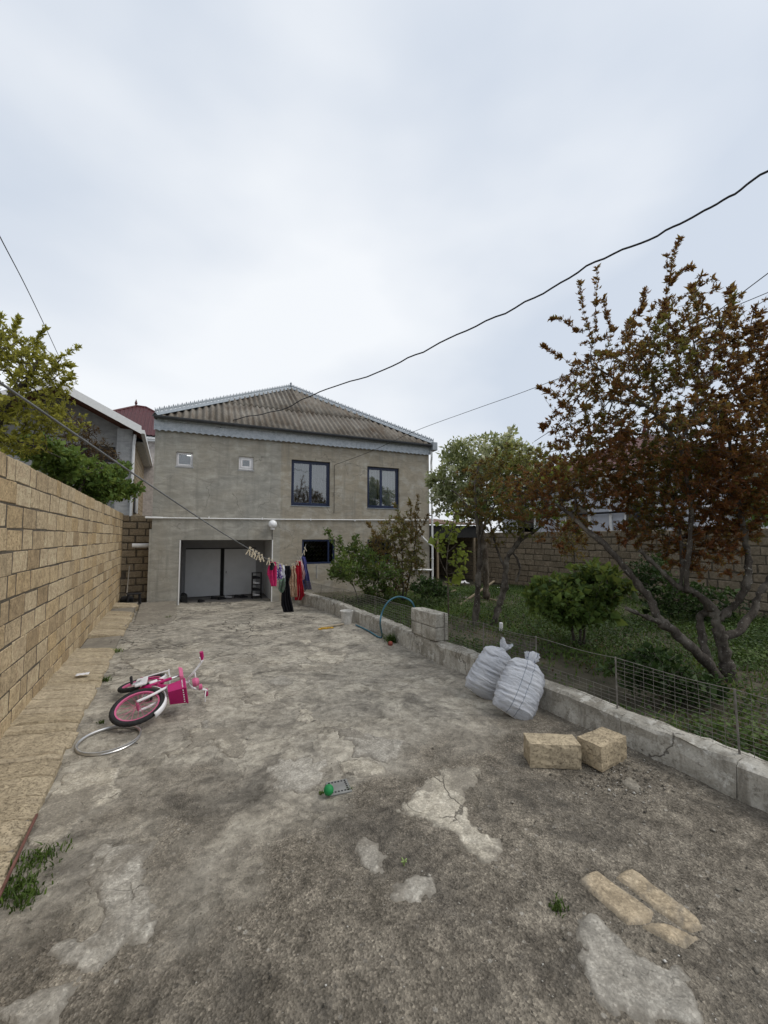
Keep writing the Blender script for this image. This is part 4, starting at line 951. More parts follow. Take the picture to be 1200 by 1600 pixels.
    wood.from_pydata(big.v+V.reshape(-1, 3).tolist(), [], big.f+(Fq+o_).tolist()); wood.polygons.foreach_set('use_smooth', [True]*len(wood.polygons))
    o = link('trunk', wood, barkm, root); o.matrix_local = inv
    # leaves
    li = idx[(rad[idx] < rleaf)]; tip = ~haschild
    if leafm is not None and len(li):
        rep = np.repeat(li, per); m = len(rep); td = A[rep]-A[par[rep]]; td /= np.linalg.norm(td, axis=1)[:, None]+1e-9
        dr = r.normal(size=(m, 3)); dr /= np.linalg.norm(dr, axis=1)[:, None]; dr = dr+td*(.75 if star else .45)+np.array([0, 0, upb]); dr /= np.linalg.norm(dr, axis=1)[:, None]
        fr = r.random((m, 1)); org = A[par[rep]]*(1-fr)+A[rep]*fr+r.normal(0, jitter, (m, 3))
        if star: 
            g = np.repeat(r.random((len(li), 1)), per, 0); org = A[par[rep]]*(1-g)+A[rep]*g+r.normal(0, jitter*.4, (m, 3))
        Ln = leaf[0]*np.clip(np.exp(r.normal(0, .36, (m, 1))), .4, 1.9)*np.repeat(np.exp(r.normal(0, .22, (len(li), 1))), per, 0); sd_ = np.cross(dr, r.normal(size=(m, 3))); sd_ /= np.linalg.norm(sd_, axis=1)[:, None]+1e-9; nv = np.cross(dr, sd_)
        Wd = Ln*leaf[1]*.5
        LV = np.stack([org, org+dr*Ln*.45+sd_*Wd+nv*Wd*.35, org+dr*Ln-nv*Ln*.12, org+dr*Ln*.45-sd_*Wd+nv*Wd*.35], 1).reshape(-1, 3)
        b4 = np.arange(m)*4; LF = np.concatenate([np.stack([b4, b4+1, b4+2], 1), np.stack([b4, b4+2, b4+3], 1)])
        cm = npmesh('crown', LV, LF); blot = np.clip(.5+.9*fbm(org[:, 0]*2.2+org[:, 2]*1.6, org[:, 1]*2.2+org[:, 2]*1.3+seed, 3)+r.normal(0, .22, m), 0, 1)
        attr(cm, 'rnd', np.repeat(blot, 4)); o = link('crown', cm, leafm, root); o.matrix_local = inv
    return root
def S(px, py, d, r): return (DP(px, py, d), r)
def B(px, py, d, rx, ry, rz, n): return (DP(px, py, d), (rx*d/FPX, ry*d/FPX, rz), n)
M['bark'] = mat_bark('grey_brown_bark', (.040, .033, .027), (.105, .09, .075))
M['bark2'] = mat_bark('brown_bark', (.05, .038, .028), (.12, .095, .07))
M['lf_pom'] = mat_leaf('coppery_young_leaves', [(.0, (.095, .030, .014)), (.3, (.185, .060, .020)), (.6, (.155, .070, .022)), (.85, (.115, .086, .022)), (1., (.13, .14, .034))], .36)
M['lf_pomg'] = mat_leaf('bronze_green_leaves', [(.0, (.095, .042, .014)), (.45, (.14, .082, .022)), (.75, (.105, .110, .028)), (1., (.15, .165, .042))], .36)
M['lf_yel'] = mat_leaf('yellow_green_leaves', [(.0, (.16, .16, .028)), (.5, (.31, .30, .05)), (1., (.42, .40, .08))], .5)
M['lf_green'] = mat_leaf('fresh_green_leaves', [(.0, (.04, .072, .015)), (.5, (.08, .145, .03)), (1., (.14, .21, .045))], .36)
M['lf_dark'] = mat_leaf('dark_green_leaves', [(.0, (.018, .035, .009)), (.5, (.034, .065, .016)), (1., (.06, .095, .024))], .28)
M['lf_pale'] = mat_leaf('pale_spring_leaves', [(.0, (.12, .15, .06)), (.35, (.25, .29, .14)), (.65, (.44, .46, .31)), (1., (.66, .65, .55))], .5)
M['lf_vine'] = mat_leaf('vine_leaves', [(.0, (.13, .17, .03)), (.5, (.21, .27, .045)), (1., (.30, .35, .07))], .45)
M['lf_hazel'] = mat_leaf('hazel_leaves', [(.0, (.04, .072, .016)), (.5, (.075, .13, .03)), (1., (.125, .19, .045))], .36)
M['lf_tan'] = mat_leaf('tan_bronze_leaves', [(.0, (.13, .075, .028)), (.5, (.19, .115, .04)), (.8, (.13, .12, .035)), (1., (.16, .17, .05))], .35)
M['lf_bronze'] = mat_leaf('brown_dry_leaves', [(.0, (.055, .028, .010)), (.6, (.105, .062, .02)), (1., (.13, .10, .03))], .3)

# big pomegranate-like tree at the right, base 2.4 m beyond the low wall
d = 4.85
limbs = [
    [S(1142, 1085, d, .075), S(1138, 1055, d, .068), S(1132, 1018, d+.02, .062), S(1121, 979, d+.03, .06), S(1112, 950, d+.05, .052), S(1084, 925, d+.05, .04), S(1058, 916, d+.1, .034), S(1033, 891, d+.15, .028), S(999, 860, d+.2, .022)],
    [S(1136, 1080, d, .06), S(1123, 1062, d-.03, .058), S(1104, 1035, d-.05, .055), S(1058, 990, d-.05, .052), S(1030, 967, d, .05), S(1013, 933, d+.05, .045), S(982, 894, d+.15, .04), S(945, 851, d+.3, .034), S(914, 826, d+.45, .028), S(880, 795, d+.7, .02), S(840, 775, d+1.0, .013)],
    [S(1033, 973, d-.02, .03), S(1005, 962, d-.12, .026), S(978, 950, d-.2, .021)],
    [S(1106, 1030, d+.02, .045), S(1098, 1000, d+.12, .045), S(1095, 965, d+.16, .044), S(1112, 950, d+.08, .045)],
    [S(1123, 967, d+.03, .046), S(1149, 945, d+.0, .042), S(1166, 913, d-.05, .04), S(1169, 877, d, .038), S(1163, 837, d+.05, .034), S(1155, 790, d+.1, .03), S(1149, 740, d+.12, .024), S(1140, 690, d+.15, .018), S(1128, 630, d+.2, .012)],
    [S(1150, 990, d+.1, .045), S(1177, 956, d+.2, .04), S(1186, 928, d+.25, .037), S(1205, 900, d+.3, .032), S(1225, 850, d+.3, .027), S(1230, 780, d+.2, .022), S(1215, 700, d+.1, .016), S(1195, 640, d, .011)],
    [S(1072, 920, d+.05, .03), S(1074, 880, d, .028), S(1080, 803, d-.05, .026), S(1070, 730, d-.08, .023), S(1061, 696, d-.1, .021), S(1029, 654, d-.1, .018), S(1010, 635, d-.1, .015), S(972, 601, d-.15, .012), S(924, 569, d-.2, .008)],
    [S(1029, 654, d-.1, .015), S(1022, 615, d, .013), S(1019, 582, d+.05, .011), S(997, 550, d+.1, .008)],
    [S(1064, 913, d+.1, .022), S(1065, 865, d+.2, .02), S(1058, 800, d+.3, .017), S(1040, 740, d+.4, .013)],
    [S(1010, 635, d-.1, .011), S(975, 628, d+.1, .009), S(930, 622, d+.2, .006)],
    [S(1061, 696, d-.1, .015), S(1085, 640, d-.1, .012), S(1090, 570, d, .009), S(1075, 500, d+.1, .006)],
]
blobs = [B(985, 565, d, 85, 70, .8, 125), B(1050, 520, d, 70, 70, .8, 95), B(1060, 600, d+.1, 90, 70, .9, 125), B(930, 610, d, 75, 55, .7, 100), B(1120, 545, d+.1, 55, 65, .7, 80), B(1170, 600, d+.1, 60, 80, .8, 130),
         B(1020, 690, d+.1, 110, 55, 1.0, 260), B(1130, 690, d, 90, 80, 1.0, 420), B(915, 690, d+.3, 60, 45, .7, 75), B(1180, 760, d+.1, 70, 70, .9, 330), B(1060, 770, d+.3, 90, 50, .9, 330), B(960, 750, d+.5, 80, 50, .8, 220), B(1110, 830, d+.3, 60, 45, .6, 150),
         B(890, 760, d+.9, 60, 50, .7, 120), B(830, 770, d+1.2, 70, 50, .7, 120), B(1090, 870, d+.2, 60, 35, .5, 60), B(890, 830, d+.9, 50, 40, .5, 45), B(1010, 830, d+.5, 60, 35, .5, 70), B(1250, 680, d, 70, 150, .8, 220), B(1185, 520, d, 50, 45, .6, 90), B(1215, 580, d, 50, 60, .6, 90)]
sp = [[DP(1035, 500, d), DP(1046, 440, d), DP(1052, 400, d+.02), DP(1062, 374, d+.03)], [DP(1048, 445, d), DP(1062, 425, d), DP(1083, 418, d)], [DP(1030, 500, d), DP(1040, 465, d), DP(1043, 395, d)],
      [DP(930, 520, d), DP(931, 470, d), DP(933, 415, d)], [DP(925, 530, d), DP(910, 480, d), DP(906, 440, d)], [DP(960, 520, d), DP(948, 495, d), DP(944, 465, d)], [DP(1090, 520, d), DP(1088, 480, d), DP(1083, 450, d)],
      [DP(890, 640, d), DP(860, 615, d), DP(842, 605, d)], [DP(880, 560, d), DP(855, 545, d), DP(848, 540, d)], [DP(905, 520, d), DP(880, 500, d), DP(860, 498, d)], [DP(1000, 490, d), DP(1005, 470, d), DP(1008, 452, d)], [DP(870, 640, d), DP(850, 670, d), DP(848, 665, d)],
      [DP(1130, 500, d), DP(1143, 480, d), DP(1146, 465, d)], [DP(1170, 540, d), DP(1180, 515, d), DP(1198, 505, d)]]
tree('pomegranate_tree', 'large coppery-brown leaved tree with forked leaning trunks at the right', 'tree', limbs, blobs, M['bark'], M['lf_pom'], (.033, .42), 20, .0020, .009, seed=3, dens=2.3, step=.075, sprouts=sp, star=True, jitter=.022)

# pair of crooked fruit trees behind the mesh fence
d = 8.0
limbs = [[S(742, 988, d, .065), S(745, 945, d, .058), S(748, 900, d, .05), S(750, 860, d, .043), S(745, 810, d, .034), S(742, 760, d, .024), S(748, 725, d, .014)],
         [S(748, 850, d, .03), S(765, 800, d-.1, .022), S(800, 770, d-.2, .015), S(840, 755, d-.3, .010)],
         [S(747, 820, d, .022), S(722, 780, d+.1, .016), S(705, 765, d+.1, .01)]]
blobs = [B(755, 750, d, 45, 36, .8, 55), B(800, 740, d-.2, 65, 48, 1.0, 160), B(860, 730, d-.3, 60, 40, .9, 120), B(780, 800, d-.1, 70, 35, .8, 90), B(840, 790, d-.2, 60, 35, .8, 80), B(725, 790, d, 25, 25, .5, 14), B(800, 830, d-.1, 60, 25, .6, 30)]
tree('fruit_tree', 'bronze-leaved fruit tree with straight dark trunk left of the crooked one', 'tree', limbs, blobs, M['bark'], M['lf_pomg'], (.046, .42), 15, .003, .011, seed=5, dens=1.9, star=True, jitter=.03)
d = 8.0
limbs = [[S(768, 992, d, .075), S(775, 965, d, .07), S(783, 935, d, .062), S(788, 915, d, .066), S(790, 895, d, .05), S(793, 872, d, .044), S(808, 850, d, .042), S(817, 838, d, .045)],
         [S(812, 845, d, .035), S(835, 830, d-.1, .03), S(850, 818, d-.15, .02), S(868, 800, d-.2, .012)],
         [S(790, 890, d, .03), S(778, 862, d+.05, .022), S(770, 835, d+.1, .016), S(762, 800, d+.1, .012), S(760, 770, d+.1, .008)],
         [S(816, 842, d, .02), S(820, 815, d+.1, .014), S(822, 780, d+.1, .009)], [S(808, 872, d, .02), S(812, 890, d-.05, .026), S(806, 910, d-.05, .02)]]
blobs = [B(800, 790, d, 55, 30, .7, 45), B(850, 800, d-.2, 40, 25, .6, 30), B(765, 790, d+.1, 30, 30, .5, 25)]
tree('crooked_fruit_tree', 'crooked pruned fruit tree with bent knotty trunk in the garden', 'tree', limbs, blobs, M['bark'], M['lf_green'], (.06, .5), 5, .003, .006, seed=6)
# blossoming pale tree behind the house corner
d = 10.6
limbs = [[S(760, 935, d, .09), S(758, 880, d, .08), S(752, 820, d, .07), S(748, 780, d, .06), S(735, 745, d, .045), S(715, 715, d, .03), S(700, 700, d, .018)],
         [S(750, 790, d, .04), S(775, 740, d, .03), S(782, 705, d, .02), S(795, 680, d, .012)], [S(745, 760, d, .03), S(715, 755, d-.2, .02), S(690, 765, d-.2, .012)]]
blobs = [B(715, 745, d, 45, 35, 1.0, 150), B(755, 720, d, 50, 35, 1.0, 160), B(800, 730, d+.2, 50, 35, 1.0, 130), B(690, 775, d, 20, 30, .7, 60), B(730, 785, d, 40, 30, .9, 110), B(795, 692, d, 22, 14, .5, 30), B(715, 705, d, 25, 15, .6, 40), B(770, 770, d, 45, 30, .8, 80)]
tree('blossom_tree', 'pale whitish-green spring tree beside the right corner of the house', 'tree', limbs, blobs, M['bark2'], M['lf_pale'], (.075, .6), 11, .0035, .009, seed=8, jitter=.05, sprouts=[[DP(790, 700, d), DP(797, 680, d), DP(800, 672, d)], [DP(690, 745, d), DP(676, 750, d), DP(668, 757, d)]])
# vine with big yellow-green leaves
d = 8.6
limbs = [[S(701, 968, d, .016), S(700, 920, d, .014), S(698, 880, d, .012), S(703, 840, d, .010), S(712, 800, d, .008)], [S(700, 900, d, .008), S(690, 880, d, .007), S(685, 865, d, .005)]]
blobs = [B(705, 835, d, 22, 35, .4, 50), B(718, 872, d-.1, 14, 30, .3, 36), B(690, 850, d, 14, 25, .3, 22), B(712, 800, d, 12, 14, .3, 8), B(706, 900, d, 6, 8, .2, 5)]
tree('grape_vine', 'young grape vine with large yellow-green leaves on a thin stem', 'vine', limbs, blobs, M['bark2'], M['lf_vine'], (.10, .85), 2, .003, .006, seed=9, dens=1.0, upb=-.2, droop=.5, jitter=.03)
d = 6.1
limbs = [[S(838, 742, d, .006), S(870, 740, d, .006), S(900, 735, d, .005)]]
blobs = [B(865, 748, d-.05, 18, 22, .25, 28), B(875, 725, d, 14, 12, .25, 14)]
tree('grape_vine', 'small cluster of vine leaves hanging among the coppery branches', 'vine', limbs, blobs, M['bark2'], M['lf_vine'], (.075, .85), 2, .0025, .006, seed=19, dens=1.0, upb=-.2, droop=.4)
# low broad-leaved bush tree in the grass
d = 6.4
limbs = [[S(898, 1010, d, .022), S(893, 975, d, .02), S(886, 945, d, .016), S(875, 925, d, .01)], [S(905, 1010, d, .024), S(908, 970, d, .02), S(905, 935, d, .015), S(915, 910, d, .01)], [S(912, 1008, d, .02), S(915, 970, d, .017), S(930, 940, d, .012), S(955, 920, d, .008)]]
blobs = [B(890, 930, d, 62, 30, .6, 190), B(930, 915, d, 45, 28, .6, 120), B(855, 935, d, 35, 24, .5, 80), B(900, 955, d-.1, 60, 22, .5, 120), B(965, 920, d, 20, 16, .4, 30), B(930, 890, d, 30, 14, .4, 30)]
tree('hazel_bush', 'low dark green broad-leaved bush tree standing in the grass', 'bush', limbs, blobs, M['bark'], M['lf_hazel'], (.075, .75), 8, .0025, .007, seed=10, upb=.1, jitter=.03)
# green rose bush and bronze pomegranate bush in front of the house
d = 10.2
limbs = [[S(577, 968, d, .016), S(575, 940, d, .014), S(572, 905, d, .012), S(565, 875, d, .008)], [S(588, 968, d, .014), S(590, 930, d, .012), S(592, 890, d, .008)], [S(566, 966, d, .012), S(556, 925, d, .010), S(540, 890, d, .007)]]
blobs = [B(560, 885, d, 42, 28, .8, 200), B(590, 900, d, 40, 32, .8, 150), B(535, 890, d, 26, 22, .6, 80), B(555, 860, d, 25, 16, .5, 50), B(600, 930, d, 30, 22, .6, 60), B(525, 900, d, 16, 12, .4, 25)]
tree('rose_bush', 'dense green rose bush behind the low wall in front of the house', 'bush', limbs, blobs, M['bark'], M['lf_hazel'], (.055, .6), 10, .0026, .008, seed=12, dens=1.15, jitter=.04,
     sprouts=[[DP(535, 870, d), DP(520, 845, d), DP(510, 828, d)], [DP(540, 865, d), DP(533, 850, d), DP(530, 843, d)], [DP(555, 855, d), DP(556, 846, d), DP(555, 838, d)]])
d = 10.9
limbs = [[S(628, 945, d, .03), S(630, 915, d, .026), S(622, 880, d, .02), S(615, 845, d, .013), S(608, 815, d, .007)], [S(632, 940, d, .026), S(640, 900, d, .02), S(648, 855, d, .014), S(652, 810, d, .008), S(654, 785, d, .004)], [S(625, 930, d, .02), S(605, 890, d, .014), S(590, 850, d, .008)], [S(630, 910, d, .016), S(628, 860, d, .012), S(630, 815, d, .006)]]
blobs = [B(615, 835, d, 34, 32, .7, 150), B(640, 835, d, 24, 40, .7, 110), B(620, 880, d, 42, 28, .8, 170), B(650, 880, d, 22, 25, .6, 60), B(590, 855, d, 20, 22, .5, 55), B(620, 915, d, 30, 18, .6, 60)]
tree('pomegranate_bush', 'tall bronze-brown pomegranate bush against the front of the house', 'bush', limbs, blobs, M['bark2'], M['lf_tan'], (.06, .34), 8, .0028, .008, seed=13, jitter=.035, star=True,
     sprouts=[[DP(648, 820, d), DP(651, 795, d), DP(653, 776, d)], [DP(625, 810, d), DP(620, 795, d), DP(616, 788, d)], [DP(655, 830, d), DP(664, 815, d), DP(668, 805, d)], [DP(590, 840, d), DP(580, 825, d), DP(574, 818, d)], [DP(640, 810, d), DP(642, 795, d), DP(640, 785, d)]])
d = 9.8
tree('garden_shrub', 'small dark green shrub at the garden edge right of the bronze bush', 'bush', [[S(668, 935, d, .012), S(668, 915, d, .008)]], [B(668, 918, d, 26, 15, .5, 110), B(690, 925, d, 15, 9, .4, 40)], M['bark'], M['lf_dark'], (.06, .6), 7, .0026, .007, seed=14, jitter=.04)
d = 5.9
tree('fence_shrub', 'low leafy shrub growing behind the mesh fence below the leaning trunks', 'bush', [[S(1010, 1080, d-1.6, .012), S(1008, 1045, d-1.6, .008)]], [B(1010, 1045, 4.3, 60, 30, .35, 160), B(1075, 1075, 4.2, 50, 25, .3, 110)], M['bark'], M['lf_dark'], (.05, .6), 7, .0022, .006, seed=15, jitter=.03)
tree('wall_shrub', 'dim green shrub in front of the garden wall behind the big tree', 'bush', [[S(1060, 960, 8.2, .012), S(1060, 930, 8.2, .008)]], [B(1040, 925, 8.2, 50, 35, .5, 120), B(1100, 945, 8.2, 60, 30, .5, 120), B(1010, 890, 8.4, 30, 30, .4, 50)], M['bark'], M['lf_dark'], (.07, .6), 6, .0026, .007, seed=16, jitter=.04)
d = 9.2
tree('wall_climber', 'thin bronze shrub leaning on the garden wall beside the crooked tree', 'bush', [[S(900, 925, d, .02), S(898, 880, d, .016), S(893, 840, d, .01)]], [B(893, 840, d, 28, 40, .4, 90)], M['bark'], M['lf_pomg'], (.06, .4), 6, .0026, .007, seed=17, jitter=.04)
d = 12.0
tree('far_tree', 'green tree crown seen above the garden wall at the right edge', 'tree', [[S(1180, 930, d, .08), S(1180, 850, d, .06), S(1178, 790, d, .04)]], [B(1180, 800, d, 40, 30, .8, 120), B(1150, 830, d, 30, 15, .5, 40), B(1210, 770, d, 50, 60, .8, 120)], M['bark'], M['lf_green'], (.08, .6), 6, .004, .01, seed=18, jitter=.05)

# left: neighbour's trees above the wall
d = 7.2
limbs = [[(np.array([*DP(-60, 760, 7.4)[:2], .0]), .10), S(-40, 760, d, .085), S(-15, 690, d, .07), S(10, 630, d, .055), S(25, 610, d, .045), S(45, 590, d, .03), S(60, 560, d, .018)],
         [S(-5, 618, d, .03), S(-2, 560, d, .022), S(5, 510, d, .012)], [S(25, 608, d, .03), S(70, 590, d+.2, .02), S(95, 560, d+.2, .01)], [S(-15, 690, d, .03), S(20, 688, d+.1, .02), S(60, 700, d+.3, .014), S(95, 715, d+.5, .009)]]
blobs = [B(20, 555, d, 50, 45, .8, 170), B(60, 580, d, 45, 35, .7, 110), B(-20, 560, d, 60, 60, .8, 120), B(30, 640, d, 60, 35, .7, 160), B(80, 620, d+.1, 30, 30, .5, 50), B(90, 660, d+.3, 40, 30, .6, 80), B(20, 690, d, 50, 25, .6, 90), B(-30, 660, d, 50, 50, .7, 80)]
tree('walnut_tree', 'yellow-green leaved tree rising above the left boundary wall', 'tree', limbs, blobs, M['bark'], M['lf_yel'], (.052, .44), 12, .003, .011, seed=21, dens=1.35, star=True, jitter=.03,
     sprouts=[[DP(80, 565, d), DP(105, 552, d), DP(124, 541, d)], [DP(85, 575, d), DP(100, 570, d), DP(112, 572, d)], [DP(20, 520, d), DP(25, 508, d), DP(30, 498, d)], [DP(55, 540, d), DP(62, 525, d), DP(70, 514, d)], [DP(-5, 520, d), DP(0, 505, d), DP(3, 492, d)], [DP(95, 600, d), DP(106, 592, d), DP(112, 590, d)]])
d = 9.2
limbs = [[(np.array([*DP(120, 800, 9.4)[:2], .0]), .05), S(118, 800, 9.4, .045), S(125, 765, 9.4, .035), S(140, 740, 9.5, .022), S(160, 730, 9.6, .012)], [S(120, 790, 9.4, .025), S(90, 745, 9.0, .018), S(60, 715, 8.6, .01)], [S(122, 785, 9.4, .02), S(165, 775, 10.2, .014), S(200, 760, 10.8, .008)]]
blobs = [B(130, 745, 9.6, 45, 30, .35, 150), B(165, 755, 10.2, 36, 28, .35, 120), B(195, 765, 10.9, 26, 18, .25, 60), B(95, 725, 8.8, 40, 28, .35, 120), B(60, 700, 8.2, 36, 22, .3, 80), B(190, 735, 10.8, 14, 12, .25, 24), B(150, 780, 10, 30, 15, .3, 50)]
tree('mulberry_bush', 'fresh green leafy bush leaning over the top of the left wall', 'bush', limbs, blobs, M['bark'], M['lf_green'], (.08, .62), 11, .003, .01, seed=22, jitter=.04)
d = 13
tree('dry_shrub', 'rusty brown shrub in front of the gabled house', 'bush', [[(np.array([*DP(135, 760, 13)[:2], .0]), .04), S(135, 760, d, .03), S(132, 710, d, .015)]], [B(125, 690, d, 35, 35, .6, 160), B(160, 715, d, 22, 30, .5, 90), B(100, 660, d, 25, 25, .5, 70)], M['bark'], M['lf_bronze'], (.07, .3), 7, .004, .01, seed=23, jitter=.05)

# ================================================================== GRASS, WEEDS, GRAVEL
def blades(name, pts, hgt, wid, mat, seed, bend=.5, leafy=0.0, **kw):
    r = np.random.default_rng(seed); m = len(pts); an = r.random(m)*2*math.pi; h = hgt*(.4+.9*r.random(m)); w = wid*(.6+.8*r.random(m))
    sx, sy = np.cos(an)*w/2, np.sin(an)*w/2; ln = r.normal(0, bend, (m, 2))*h[:, None]; z = np.zeros(m)
    b0 = pts+np.stack([-sx, -sy, z-.01], 1); b1 = pts+np.stack([sx, sy, z-.01], 1)
    mid = pts+np.stack([ln[:, 0]*.35, ln[:, 1]*.35, h*.6], 1); m0 = mid+np.stack([-sx, -sy, z], 1)*.9; m1 = mid+np.stack([sx, sy, z], 1)*.9
    tp = pts+np.stack([ln[:, 0], ln[:, 1], h*.95], 1)
    V = np.stack([b0, b1, m1, m0, tp], 1).reshape(-1, 3); q = np.arange(m)*5
    Fq = np.concatenate([np.stack([q, q+1, q+2], 1), np.stack([q, q+2, q+3], 1), np.stack([q+3, q+2, q+4], 1)])
    me = npmesh(name, V, Fq); c = np.clip(.45+.8*fbm(pts[:, 0]*1.3, pts[:, 1]*1.3+seed, 3)+r.normal(0, .2, m), 0, 1); attr(me, 'rnd', np.repeat(c, 5)); return link(name, me, mat, **kw)
def leaflets(name, pts, size, mat, seed, **kw):
    r = np.random.default_rng(seed); m = len(pts); d = r.normal(size=(m, 3)); d[:, 2] = np.abs(d[:, 2])*.35; d /= np.linalg.norm(d, axis=1)[:, None]; s = np.cross(d, r.normal(size=(m, 3))*.4+np.array([0, 0, 1])); s /= np.linalg.norm(s, axis=1)[:, None]+1e-9
    L = size*(.6+.8*r.random((m, 1))); W = L*.38
    V = np.stack([pts, pts+d*L*.5+s*W, pts+d*L, pts+d*L*.5-s*W], 1).reshape(-1, 3); q = np.arange(m)*4
    me = npmesh(name, V, np.stack([q, q+1, q+2, q+3], 1)); c = np.clip(.45+.9*fbm(pts[:, 0]*1.1, pts[:, 1]*1.1+seed, 3)+r.normal(0, .2, m), 0, 1); attr(me, 'rnd', np.repeat(c, 4)); return link(name, me, mat, **kw)
def gpts(n, seed, x0=3.66, x1=11.1, y0=-.5, y1=12.0, near=.6):
    r = np.random.default_rng(seed); x = x0+(x1-x0)*r.random(n); y = y0+(y1-y0)*r.random(n)
    dens = fbm(x*.8+2, y*.8, 3)+.75
    bare = np.exp(-(((x-4.4)/.8)**2+((y-3.3)/1.2)**2))*.9+np.exp(-(((x-4.6)/.9)**2+((y-6.0)/1.2)**2))*.7+sstep(10.2, 11.6, y)*.8
    k = r.random(n) < np.clip(dens-bare, .05, 1); x, y = x[k], y[k]
    return np.stack([x, y, gd(x, y)], 1)
M['grass'] = mat_leaf('garden_grass', [(.0, (.055, .092, .018)), (.5, (.105, .165, .03)), (1., (.17, .23, .048))], .3)
M['weed'] = mat_leaf('dark_weeds', [(.0, (.03, .055, .013)), (.5, (.058, .10, .022)), (1., (.105, .155, .036))], .3)
P1 = gpts(62000, 1); blades('grass', P1, .10, .012, M['grass'], 1, bend=.6, kind='stuff', label='green grass and weeds covering the garden soil')
P2 = gpts(95000, 2); P2[:, 2] += np.random.default_rng(4).random(len(P2))*.16*(1-.3*sstep(8, 11, P2[:, 1])); leaflets('weeds', P2, .042, M['weed'], 2, kind='stuff', label='low leafy weeds among the garden grass')
lit = gpts(9000, 7, 3.66, 6.5, 1.0, 7.5); lit[:, 2] += .012; leaflets('leaf_litter', lit, .035, M['lf_bronze'], 9, kind='stuff', label='fallen brown leaves behind the mesh fence')
# gravel crumbs on the yard
def stones(name, pts, sz, mat, seed, **kw):
    r = np.random.default_rng(seed); m = len(pts); base = np.array([(1, 0, 0), (-1, 0, 0), (0, 1, 0), (0, -1, 0), (0, 0, .7), (0, 0, -.5), (.6, .6, .35), (-.6, .5, .3)], float)
    base = base[:6]; fc = np.array([(0, 2, 4), (2, 1, 4), (1, 3, 4), (3, 0, 4), (2, 0, 5), (1, 2, 5), (3, 1, 5), (0, 3, 5)])
    an = r.random(m)*6.283; c, s = np.cos(an), np.sin(an); B_ = base[None]*(1+r.normal(0, .25, (m, 6, 3)))*sz[:, None, None]*np.stack([np.ones(m), .55+.4*r.random(m), .4+.4*r.random(m)], 1)[:, None]
    X = B_[..., 0]*c[:, None]-B_[..., 1]*s[:, None]; Y = B_[..., 0]*s[:, None]+B_[..., 1]*c[:, None]
    V = np.stack([X, Y, B_[..., 2]], -1)+pts[:, None]; me = npmesh(name, V.reshape(-1, 3), (fc[None]+(np.arange(m)*6)[:, None, None]).reshape(-1, 3)); attr(me, 'rnd', np.repeat(r.random(m), 6)); return link(name, me, mat, **kw)
def mat_gravel():
    t = NT('gravel_crumbs'); t.bsdf(t.ramp(t.attr('rnd'), (0., (.05, .046, .04)), (.4, (.15, .135, .11)), (.75, (.27, .245, .205)), (.93, (.40, .375, .33)), (1., (.62, .60, .56))), .9, spec=.15); return t.m
M['gravel'] = mat_gravel()
r = np.random.default_rng(8); n = 15000; x = -.65+4.05*r.random(n); y = .2+8.5*r.random(n)**1.5
k = r.random(n) < .10+.9*dirtmask(x, y)**1.5; x, y = x[k], y[k]
sz = .0018+.0045*r.random(len(x))**3+.014*(r.random(len(x)) < .025)*r.random(len(x))**1.5
stones('gravel', np.stack([x, y, gh(x, y)+.006+sz*.1], 1), sz, M['gravel'], 9, kind='stuff', label='loose gravel crumbs scattered over the worn yard')
# rubble by the two blocks
cc = np.array([3.0, 1.95]); n = 500; x = cc[0]+r.normal(0, .22, n); y = cc[1]+r.normal(0, .16, n); sz = .004+.010*r.random(n)**2
stones('rubble', np.stack([x, y, gh(x, y)+.008], 1), sz, M['gravel'], 10, kind='stuff', label='stone crumbs scattered below the two limestone blocks')
# weed tufts growing in the yard
def tuft(px, py, rad, hgt, n, seed, label, mat='grass'):
    p = GG(px, py); q = np.random.default_rng(seed); P = np.stack([p[0]+q.normal(0, rad, n), p[1]+q.normal(0, rad, n), np.zeros(n)], 1); P[:, 2] = gh(P[:, 0], P[:, 1])
    e = empty('weed_tuft', tuple(p), label=label, cat='weed', group='weed tufts in the yard')
    o = blades('blades', P, hgt, .007, M[mat], seed, .6, parent=e, kind='stuff'); o.matrix_local = Matrix.Translation(-Vector(p))
    P2 = P[:n//2].copy(); P2[:, 2] += hgt*.5*q.random(n//2); o = leaflets('leaves', P2, hgt*.35, M['weed'], seed+1, parent=e, kind='stuff'); o.matrix_local = Matrix.Translation(-Vector(p))
tuft(60, 1345, .06, .034, 200, 31, 'flat green grass tuft at the left beside the red iron bar')
tuft(22, 1392, .05, .045, 170, 32, 'grass tuft nearest the camera at the left edge'); tuft(40, 1408, .035, .05, 70, 36, 'small grass tuft just right of the leftmost grass tuft')
tuft(165, 1064, .03, .06, 60, 33, 'dark green weed beside the end of the stone footing')
tuft(611, 1003, .045, .16, 110, 34, 'leafy weed growing at the foot of the low wall by the blue hose')
tuft(872, 1420, .018, .03, 60, 35, 'small green weed beside the two sunken stones'); tuft(88, 1078, .02, .05, 40, 37, 'tiny weed at the foot of the left wall')
tuft(262, 967, .035, .08, 50, 38, 'small weed at the edge of the raised slab by the garage'); tuft(184, 1019, .03, .07, 40, 39, 'weed between the footing stones near the house')
tuft(545, 1234, .014, .02, 40, 40, 'tiny weed at the right edge of the drain cover'); tuft(502, 1240, .01, .018, 25, 41, 'tiny weed at the left edge of the drain cover')
tuft(158, 1130, .015, .03, 30, 42, 'tiny weed beside the bicycle front wheel')

